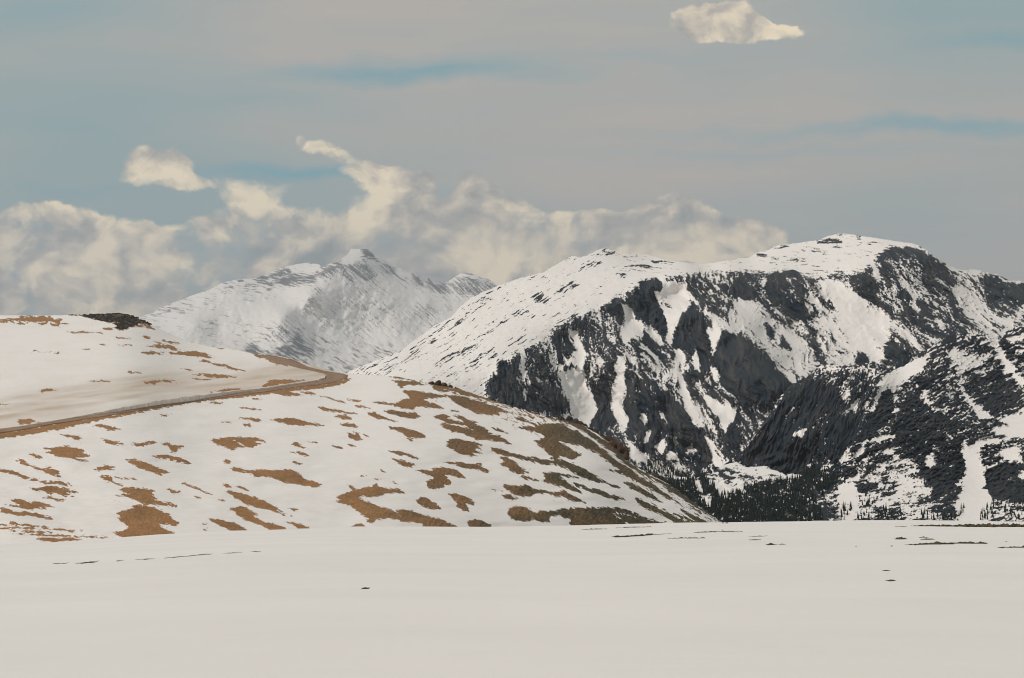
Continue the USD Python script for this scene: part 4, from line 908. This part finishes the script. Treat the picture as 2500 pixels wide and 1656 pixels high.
def snowfield():
    top = lambda x: CREST(x) + .25 * fbm(x / 30.0, x * 0, 171, 3)
    low = lambda x: np.full_like(x, 1800.0)

    def dist(px, py, t):
        q = np.clip((py - top(px)) / (1656.0 - top(px)), 0, 3)          # 0 at the crest, 1 at the frame's lower edge
        return 1 / (1 / np.interp(px, _cx, _cd) * (1 - q) + 1 / 12.5 * q)
    s = Sheet(-14000, 16500, 22.0, low, top, dist, 260, back=10, back_len=120, back_drop=.6)
    s.py = s.lo + (s.hi - s.lo) * (1 - (1 - s.t) ** 1.8)
    s.D = dist(s.px, s.py, s.t)
    P = s.points()
    z = .05 * fbm(P[..., 0] / 14, P[..., 1] / 6, 173, 4) * np.clip(P[..., 1] / 40, .15, 1)
    P[..., 2] += z * np.clip((CREST(0) * 0 + 1), 0, 1)
    # ground under and behind the camera
    first = P[0]; rows = []
    for k, y in enumerate((-90, -40, -15, -5, 0, 4)):
        q = first.copy(); q[:, 0] = np.linspace(-170, 170, len(q)); w = 1 if y < 0 else .5
        q[:, 1] = y; q[:, 2] = -1.5 - .112 * y
        rows.append(q)
    x1 = np.linspace(-160, 160, P.shape[1])
    P = np.concatenate([np.array(rows), P], 0)
    v = P.reshape(-1, 3); f = grid_faces(P.shape[0], P.shape[1])
    tag(emit("snowfield", v, f, M_snow, normals=normals_of(v, f)), "smooth empty snowfield filling the foreground", "snowfield", kind="structure")
    s.D = P[len(rows):len(rows) + s.rows, :, 1]
    return s, P[len(rows):len(rows) + s.rows]


S_snow, P_snow = snowfield()


def on_snow(px, py):
    """Point of the snowfield seen at a direction (its rows are not evenly spaced)."""
    c = int(np.clip(round((px - S_snow.x0) / S_snow.step), 0, P_snow.shape[1] - 1))
    col = P_snow[:, c]
    vy = (.5 - col[:, 2] / col[:, 1] / HH) * 1656
    k = np.argsort(vy)
    D = np.interp(py, vy[k], col[k, 1])
    return at(px, py, D)


# ------------------------------------------------------------------ small things
def boulder(center, size, seed, squash=.75, mat=M_rock, parent="/World", name="boulder", sub=2):
    m = trimesh.creation.icosphere(subdivisions=sub)
    d = np.array(m.vertices)
    rng = np.random.default_rng(seed)
    for _ in range(9):                                     # flat cleaved faces
        nrm = rng.normal(size=3); nrm /= np.linalg.norm(nrm); h = rng.uniform(.55, .85)
        e = d @ nrm - h
        d = d - np.outer(np.clip(e, 0, None), nrm)
    d *= (1 + .10 * fbm(d[:, 0] * 2 + seed, d[:, 1] * 2 + d[:, 2], seed % 50, 3))[:, None]
    a = rng.uniform(0, 6.28); R = np.array([[math.cos(a), -math.sin(a), 0], [math.sin(a), math.cos(a), 0], [0, 0, 1]])
    d = (d * [1, .8, squash]) @ R.T * np.asarray(size) + center
    return emit(name, d, np.array(m.faces), mat, parent=parent)


def outcrop(label, items, mat, seed):
    """Tor on the skyline: items (px, py, width in px, height in px) on the hillside."""
    px0, py0 = np.mean([i[0] for i in items]), np.mean([i[1] for i in items])
    p = path_of("rock_outcrop"); x = UsdGeom.Xform.Define(stage, p)
    tag(x, label, "rock outcrop")
    for k, (px, py, w, h) in enumerate(items):
        q = S_hill.place(np.array([px]), np.array([max(py, float(line(HILL_SKY)(px)) + 1.5)]))[0]
        m = HW / 2500 * q[1]
        boulder(q + [0, 2.0, 0], np.array([w * m * .62, w * m * .6, h * m * .85]), seed + k, 1.0, mat, parent=p)


outcrop("brown rock outcrop on the hill crest, nearest to the road bend", [(1055, 938, 18, 9), (1070, 938, 22, 15), (1085, 940, 18, 13), (1100, 945, 16, 8), (1112, 949, 10, 5)], M_rock_brown, 300)
outcrop("dark jagged outcrop in the middle of the sloping skyline", [(1372, 1025, 20, 12), (1388, 1025, 22, 17), (1402, 1030, 20, 15), (1416, 1036, 18, 13), (1430, 1042, 14, 8)], M_rock, 320)
outcrop("large rounded brown outcrop bulging from the lower skyline", [(1486, 1078, 26, 16), (1502, 1088, 34, 24), (1518, 1098, 30, 30), (1530, 1110, 18, 26), (1470, 1066, 18, 10), (1526, 1122, 14, 16)], M_rock_brown, 340)
outcrop("small dark outcrop lowest on the sloping skyline", [(1602, 1166, 16, 12), (1614, 1170, 20, 16), (1626, 1178, 16, 14)], M_rock, 360)
outcrop("low string of dark rocks between the two upper outcrops", [(1290, 1006, 14, 5), (1312, 1012, 14, 5), (1338, 1019, 16, 6)], M_rock, 380)
outcrop("broken rocks just above the large rounded outcrop", [(1440, 1050, 16, 9), (1453, 1056, 16, 9)], M_rock, 390)

# boulder cap on the hill at upper left: a mass of stones
parts_v, parts_f, nv = [], [], 0
rng = np.random.default_rng(12)
capoly = PATCH[4][1]
while len(parts_v) < 420:
    px, py = rng.uniform(capoly[:, 0].min(), capoly[:, 0].max()), rng.uniform(capoly[:, 1].min(), capoly[:, 1].max())
    if signed(np.array([px]), np.array([py]), capoly, 3.0)[0] < -.2:
        continue
    q = S_hill.place(np.array([px]), np.array([max(py, float(line(HILL_SKY)(px)) + .5)]))[0]
    m = trimesh.creation.icosphere(subdivisions=1); d = np.array(m.vertices) * rng.uniform(.75, 1.2, (len(m.vertices), 1))
    d = d * (rng.uniform(.5, 1.25) * np.array([1.3, 1, .8])) + q
    parts_v.append(d); parts_f.append(np.array(m.faces) + nv); nv += len(d)
tag(emit("boulder_field", np.vstack(parts_v), np.vstack(parts_f), M_rock), "dark field of boulders capping the hill at upper left", "boulders", kind="stuff")

# snow lump by the inside of the bend
q = S_hill.place(np.array([776.0]), np.array([930.5]))[0]
tag(boulder(q + [0, 0, .3], np.array([1.9, .9, .55]), 77, 1.0, M_snow, name="snow_lump"), "white lump of snow fallen at the foot of the bank inside the bend", "snow lump")


def turf(label, segs, group=None, seed=0, mat=M_tuft, cat="turf strip", name="turf_strip", hz=1.0):
    """Low ragged strip of bare turf melting out of the snow: segs (px, py, height px) along its length."""
    a = np.array(segs, float)
    n = max(24, int((a[-1, 0] - a[0, 0]) / 2.5))
    X = np.linspace(a[0, 0], a[-1, 0], n)
    Y = np.interp(X, a[:, 0], a[:, 1]); Hp = np.interp(X, a[:, 0], a[:, 2])
    base = np.array([on_snow(x, y) for x, y in zip(X, Y)])
    m = HW / 2500 * base[:, 1]
    h = Hp * m * hz * np.clip(1 + .35 * fbm(X / 5, X * 0, 181 + seed, 4), .25, 2)
    depth = np.clip(h * 4, .25, 3.0)
    rows = []
    for k, (b, z) in enumerate(((-1, -.5), (-.75, .15), (-.45, .62), (-.1, .95), (.25, .9), (.6, .5), (1, -.6))):
        p = base.copy(); p[:, 1] += b * depth * (1 + .2 * fbm(X / 8, X * 0 + k, 190 + seed, 2)); p[:, 2] += -.118 * b * depth + z * h * (1 + .22 * fbm(X / 2.2, X * 0 + k * .9, 186 + seed, 3))
        rows.append(p)
    P = np.array(rows); P[:, 0] = P[:, 0] * .15 + P[:, 0].mean(0) * .85 - [0, 0, .02]; P[:, -1] = P[:, -1] * .15 + P[:, -1].mean(0) * .85 - [0, 0, .02]
    v = P.reshape(-1, 3); f = grid_faces(len(rows), n); nn = normals_of(v, f)
    if nn[3 * n + n // 2, 2] < 0:
        f = f[:, ::-1]; nn = -nn
    tag(emit(name, v, f, mat, normals=nn), label, cat, group)


def QS(t, crop="Q"):
    s, ox, oy = CROP[crop]
    return [(float(a) / s + ox, float(b) / s + oy, float(c) / s) for a, b, c in (w.split(",") for w in t.split())]


turf("long olive strip of bare turf along the crest of the snowfield at far right", QS("1770,76,3 1850,75,6 1950,77,9 2090,79,13 2250,79,14 2400,80,14 2600,80,10 2700,80,3"), seed=1)
turf("narrow end of bare turf just left of the long olive strip on the crest", QS("1690,77,2 1725,78,3 1755,77,2"), seed=2)
turf("broad olive strip of turf with dark stones on it, below the long crest strip", QS("1740,174,1 1790,173,5 1860,171,7 1910,170,12 1960,170,9 2000,168,8 2060,168,9 2130,167,8 2172,164,3"), seed=3)
turf("olive turf strip cut by the right edge of the picture", QS("2230,188,2 2290,188,5 2367,188,7 2460,188,6 2520,188,2"), seed=4)
turf("thin olive turf strip with a bump near the foot of the brown hill", QS("200,132,2 228,131,6 300,129,5 360,126,8 415,121,6 450,118,2 520,114,1"), seed=5)
turf("thin dark turf strip ending in a knob, right of the bumped strip", QS("490,140,1 560,139,4 640,139,5 697,138,4"), seed=6)
turf("faint turf line nearest to the crest under the brown hill", QS("40,94,1 90,92,4 180,90,2"), seed=7)
turf("faint long turf line close under the crest, second from the left", QS("220,85,2 300,82,3 410,79,2"), seed=8)
turf("broken turf line right of the hill's tip, with stones in it", QS("630,109,2 700,107,4 760,105,3 820,104,3 890,103,2"), seed=9)
turf("upper of two short thin turf lines in the middle of the snowfield", QS("920,131,1 970,129,3 1022,127,1"), seed=10)
turf("lower of two short thin turf lines in the middle of the snowfield", QS("918,148,2 950,148,4 986,147,2"), seed=11)
turf("dark short turf lump in the open snow below the two thin lines", QS("1012,174,2 1035,173,7 1052,173,6 1071,173,1"), seed=12)
turf("tiny turf lump right beside the dark short lump", QS("1077,171,1 1093,171,5 1113,170,1"), seed=13)
turf("small dark mound of turf left of the pair of flat tufts", QS("1688,144,2 1705,143,8 1735,143,8 1752,142,2"), seed=14)
turf("upper flat tuft of the pair above the broad olive strip", QS("1818,135,2 1840,135,4 1862,134,2"), seed=15)
turf("lower flat tuft of the pair above the broad olive strip", QS("1823,146,2 1855,146,7 1896,145,2"), seed=16)
turf("small lone dark tuft far down the snow at right", QS("1627,310,1 1645,309,5 1662,309,1"), seed=17)
turf("faint tiny tuft lowest on the right snow", QS("1648,363,1 1660,362,3 1686,358,1"), seed=18)
turf("lone small dark tuft in the middle of the empty snow", QS("2092,323,1 2112,323,6 2137,323,1", "R"), seed=19)
turf("brown dashes at the left end of the broken line on the left snow", QS("310,181,2 350,180,3 386,178,1", "R"), seed=20, hz=.8)
turf("thick brown crack below the road's left end, largest of the broken line", QS("438,180,2 480,179,6 530,175,7 572,165,1", "R"), seed=21, hz=.8)
turf("shortest brown dash of the broken line on the left snow", QS("668,166,1 690,165,4 706,163,1", "R"), seed=22, hz=.8)
turf("long thin brown dash in the middle of the broken line", QS("780,159,1 830,157,3 897,152,1", "R"), seed=23, hz=.8)
turf("longest brown dash of the broken line, rising to the right", QS("950,149,1 1000,146,4 1090,138,3 1180,129,5 1230,125,1", "R"), seed=24, hz=.8)
turf("brown dash second from the right end of the broken line", QS("1278,124,1 1340,121,4 1402,116,1", "R"), seed=25, hz=.8)
turf("small brown dash at the right end of the broken line", QS("1448,113,1 1470,111,4 1512,111,1", "R"), seed=26, hz=.8)

for lab, px, py, w, h, sd in (("dark stone on top of the broad olive turf strip, left one", 1915, 168, 34, 12, 1), ("dark stone on the broad olive turf strip, right one", 2035, 166, 34, 11, 2), ("small dark stone at the left tip of the broad olive strip", 1795, 175, 16, 6, 3), ("dark stone on the long crest strip at far right", 2085, 68, 22, 7, 4),
                               ("left of two dark stones on the crest at the tip of the hill", 786, 60, 14, 6, 5), ("right of two dark stones on the crest at the tip of the hill", 806, 60, 16, 7, 6), ("tiny dark stone alone left of the small dark mound", 1485, 184, 8, 4, 7), ("dark stone just above the tip of the broken turf line", 785, 97, 11, 5, 8),
                               ("small dark stone below the small dark mound", 1672, 181, 16, 6, 9), ("small stone above the strip at the right edge", 2274, 158, 9, 4, 10)):
    s_, ox, oy = CROP["Q"]
    q = on_snow(px / s_ + ox, py / s_ + oy); m = HW / 2500 * q[1] / s_
    tag(boulder(q, np.array([w * m * .55, w * m * .5, h * m * .8]), 500 + sd, 1.0, M_rock, name="stone", sub=2), lab, "stone")


# ------------------------------------------------------------------ conifers
def spruce_mesh(seed, height, slim):
    rng = np.random.default_rng(seed)
    V, F, n = [], [], 0
    tiers = 8
    for k in range(tiers):
        z0 = height * (.06 + .90 * k / tiers); z1 = z0 + height * (.26 - .012 * k)
        r = height * slim * (1 - k / tiers) ** .85 + height * .012
        sides = 7
        ang = np.arange(sides) * 2 * math.pi / sides + rng.uniform(0, 6)
        rr = r * rng.uniform(.55, 1.25, sides)
        ring = np.stack([np.cos(ang) * rr, np.sin(ang) * rr, z0 - rr * .35 + rng.uniform(-.1, .1, sides) * r], -1)
        V.append(np.vstack([ring, [[0, 0, min(z1, height)]], [[0, 0, z0 + height * .02]]]))
        i = np.arange(sides); j = (i + 1) % sides
        F.append(np.vstack([np.stack([i, j, np.full(sides, sides)], 1), np.stack([j, i, np.full(sides, sides + 1)], 1)]) + n); n += sides + 2
    return np.vstack(V), np.vstack(F)


TREE_KINDS = [("slim", 1, 7.4, .13), ("full", 2, 6.2, .19), ("tall", 3, 8.8, .14)]


def spruce_into(path, k):
    _, seed, h, slim = TREE_KINDS[k]
    v, f = spruce_mesh(seed, h, slim)
    emit("crown", v, f, M_needle, parent=path)
    c = trimesh.creation.cylinder(radius=.16, height=h * .5, sections=6); d = np.array(c.vertices); d[:, :2] *= (1 - .6 * (d[:, 2:] / h + .25)); d[:, 2] += h * .25 - .6
    emit("trunk", d, np.array(c.faces), M_bark, parent=path)


rngT = np.random.default_rng(21)


def inside(poly, px, py):
    return signed(np.array([px]), np.array([py]), poly, 1.0)[0] > 0


made = {}


def put_tree(point, k, scale, rot, label, group):
    p = path_of("spruce_tree")
    x = UsdGeom.Xform.Define(stage, p)
    x.AddTranslateOp().Set(Gf.Vec3d(*map(float, point))); x.AddRotateZOp().Set(float(rot)); x.AddScaleOp().Set(Gf.Vec3f(scale, scale, scale))
    tag(x, label, "tree", group)
    if k not in made:
        made[k] = p
        spruce_into(p, k)
    else:
        # reference only the parts of the first tree of this kind
        x.GetPrim().GetReferences().AddInternalReference(made[k])
        x.GetPrim().SetInstanceable(True)


GROUPS = [
    ("V", "1780,1165 1800,1080 1850,1040 1920,960 1990,940 2060,980 1980,1080 1950,1165", S_ridge, 34, "dark spruce in the loose stand right of the wide snow gully", "spruces right of the snow gully"),
    ("V", "2000,940 2367,920 2480,1000 2480,1165 2200,1165 2060,1080", S_ridge, 52, "dark spruce in the dense stand at the right edge under the crag", "spruces at the right edge"),
    ("V", "480,1080 560,1020 700,1050 860,1060 850,1150 480,1160", S_ridge, 40, "dark spruce in the dark clump at the middle foot of the crag", "spruces in the dark clump"),
    ("V", "0,1020 60,960 190,960 200,1010 120,1060 100,1165 0,1165", S_ridge, 22, "dark spruce on the pale snow apron right of the forest", "spruces on the snow apron"),
    ("V", "220,1120 300,1040 400,1060 420,1160 220,1165", S_ridge, 14, "dark spruce among the drifts left of the dark clump", "spruces among the drifts"),
    ("V", "1050,1080 1200,1060 1300,1100 1560,1080 1560,1165 1050,1165", S_ridge, 30, "dark spruce in the scattered line left of the wide snow gully", "spruces left of the snow gully"),
    ("V", "1530,1040 1600,980 1620,1060 1560,1080", S_ridge, 6, "dark spruce on the left lip of the wide snow gully", "spruces on the gully lip"),
    ("V", "240,900 330,840 480,900 480,980 300,990", S_ridge, 16, "dark spruce on the snow hummock below the round crag", "spruces on the hummock"),
    ("U", "1100,680 1300,640 1560,620 1620,600 1620,680 1200,720", S_floor, 34, "dark spruce along the upper edge of the valley forest", "spruces along the forest edge"),
    ("U", "220,640 330,620 350,800 240,800", S_floor, 10, "dark spruce in the forest gap beside the left clearing", "spruces by the left clearing"),
    ("U", "1700,1165 1760,1020 1900,940 2000,1000 2060,1165", S_ridge, 30, "dark spruce in the open stand at the right side of the forest", "spruces beside the forest"),
]
for cr, t, sheet, cnt, lab, grp in GROUPS:
    poly = pts(cr, t); done = 0
    while done < cnt:
        px, py = rngT.uniform(*np.stack([poly.min(0), poly.max(0)])[:, 0]), rngT.uniform(*np.stack([poly.min(0), poly.max(0)])[:, 1])
        if not inside(poly, px, py):
            continue
        q = sheet.place(np.array([px]), np.array([py]))[0]
        kk = int(rngT.integers(3)); adj = ("slender", "bushy", "tall")[kk]
        put_tree(q - [0, 0, .3], kk, float(rngT.uniform(.45, .95)), rngT.uniform(0, 360), adj + " " + lab, adj + " " + grp)
        done += 1

# the forest on the valley floor, one mass
FOREST = [("U", "-500,620 60,645 240,600 340,590 420,630 500,720 520,800 700,800 860,770 1000,710 1200,670 1560,650 1640,600 1720,620 1900,1200 560,1300 -500,1300", S_floor, 2750), ("U", "-430,440 -260,430 -60,480 0,520 170,570 60,650 -360,640", S_mid, 240), ("U", "1600,560 1800,520 2000,560 2150,600 1980,740 1820,900 1660,1150 1620,700", S_ridge, 380)]
CLEAR = [pts("U", t) for t in ("510,640 590,640 610,700 700,760 690,810 570,830 520,780", "330,850 470,850 440,960 380,950", "540,840 730,845 640,890", "240,640 310,620 340,800 260,780", "780,730 860,740 860,800 800,800")]
POS, ROT, SCL, IDX = [], [], [], []
for cr, t, sheet, cnt in FOREST:
    poly = pts(cr, t); n0 = 0
    while n0 < cnt:
        px, py = rngT.uniform(poly[:, 0].min(), poly[:, 0].max()), rngT.uniform(poly[:, 1].min(), poly[:, 1].max())
        if not inside(poly, px, py) or any(inside(c, px, py) for c in CLEAR) or rngT.uniform() > .75 + .35 * fbm(np.array([px / 14]), np.array([py / 7]), 201, 2)[0]:
            continue
        POS.append(sheet.place(np.array([px]), np.array([py]))[0] - [0, 0, .3]); a = rngT.uniform(0, math.pi)
        ROT.append((math.cos(a), 0, 0, math.sin(a))); SCL.append(rngT.uniform(.5, 1.0)); IDX.append(int(rngT.integers(3))); n0 += 1
pi = UsdGeom.PointInstancer.Define(stage, "/World/conifer_forest")
tag(pi, "dense dark conifer forest on the valley floor", "forest", kind="stuff")
for k in range(3):
    UsdGeom.Xform.Define(stage, f"/World/conifer_forest/tree_kind_{k}")
    spruce_into(f"/World/conifer_forest/tree_kind_{k}", k)
pi.CreatePrototypesRel().SetTargets([f"/World/conifer_forest/tree_kind_{k}" for k in range(3)])
pi.CreateProtoIndicesAttr(Vt.IntArray(IDX))
pi.CreatePositionsAttr(Vt.Vec3fArray.FromNumpy(np.array(POS, np.float32)))
pi.CreateOrientationsAttr(Vt.QuathArray([Gf.Quath(a, Gf.Vec3h(b, c, d)) for a, b, c, d in ROT]))
pi.CreateScalesAttr(Vt.Vec3fArray.FromNumpy(np.repeat(np.array(SCL, np.float32)[:, None], 3, 1)))

# ------------------------------------------------------------------ the air
if HAZE_DENSITY > 0:
    hm = usdkit.material(stage, L + "haze", {"v": ("principled_volume", {"color": (0.83, 0.89, 1.0), "density": HAZE_DENSITY, "anisotropy": 0.3})}, [], volume="v.volume")
    lo, hi = np.array([-16500, -3500, -720.0]), np.array([16500, 25500, 1720.0])
    b = trimesh.creation.box(extents=hi - lo); b.apply_translation((hi + lo) / 2)
    tag(emit("haze", np.array(b.vertices), np.array(b.faces), hm), "pale haze filling the air over the valley", "haze", kind="stuff")
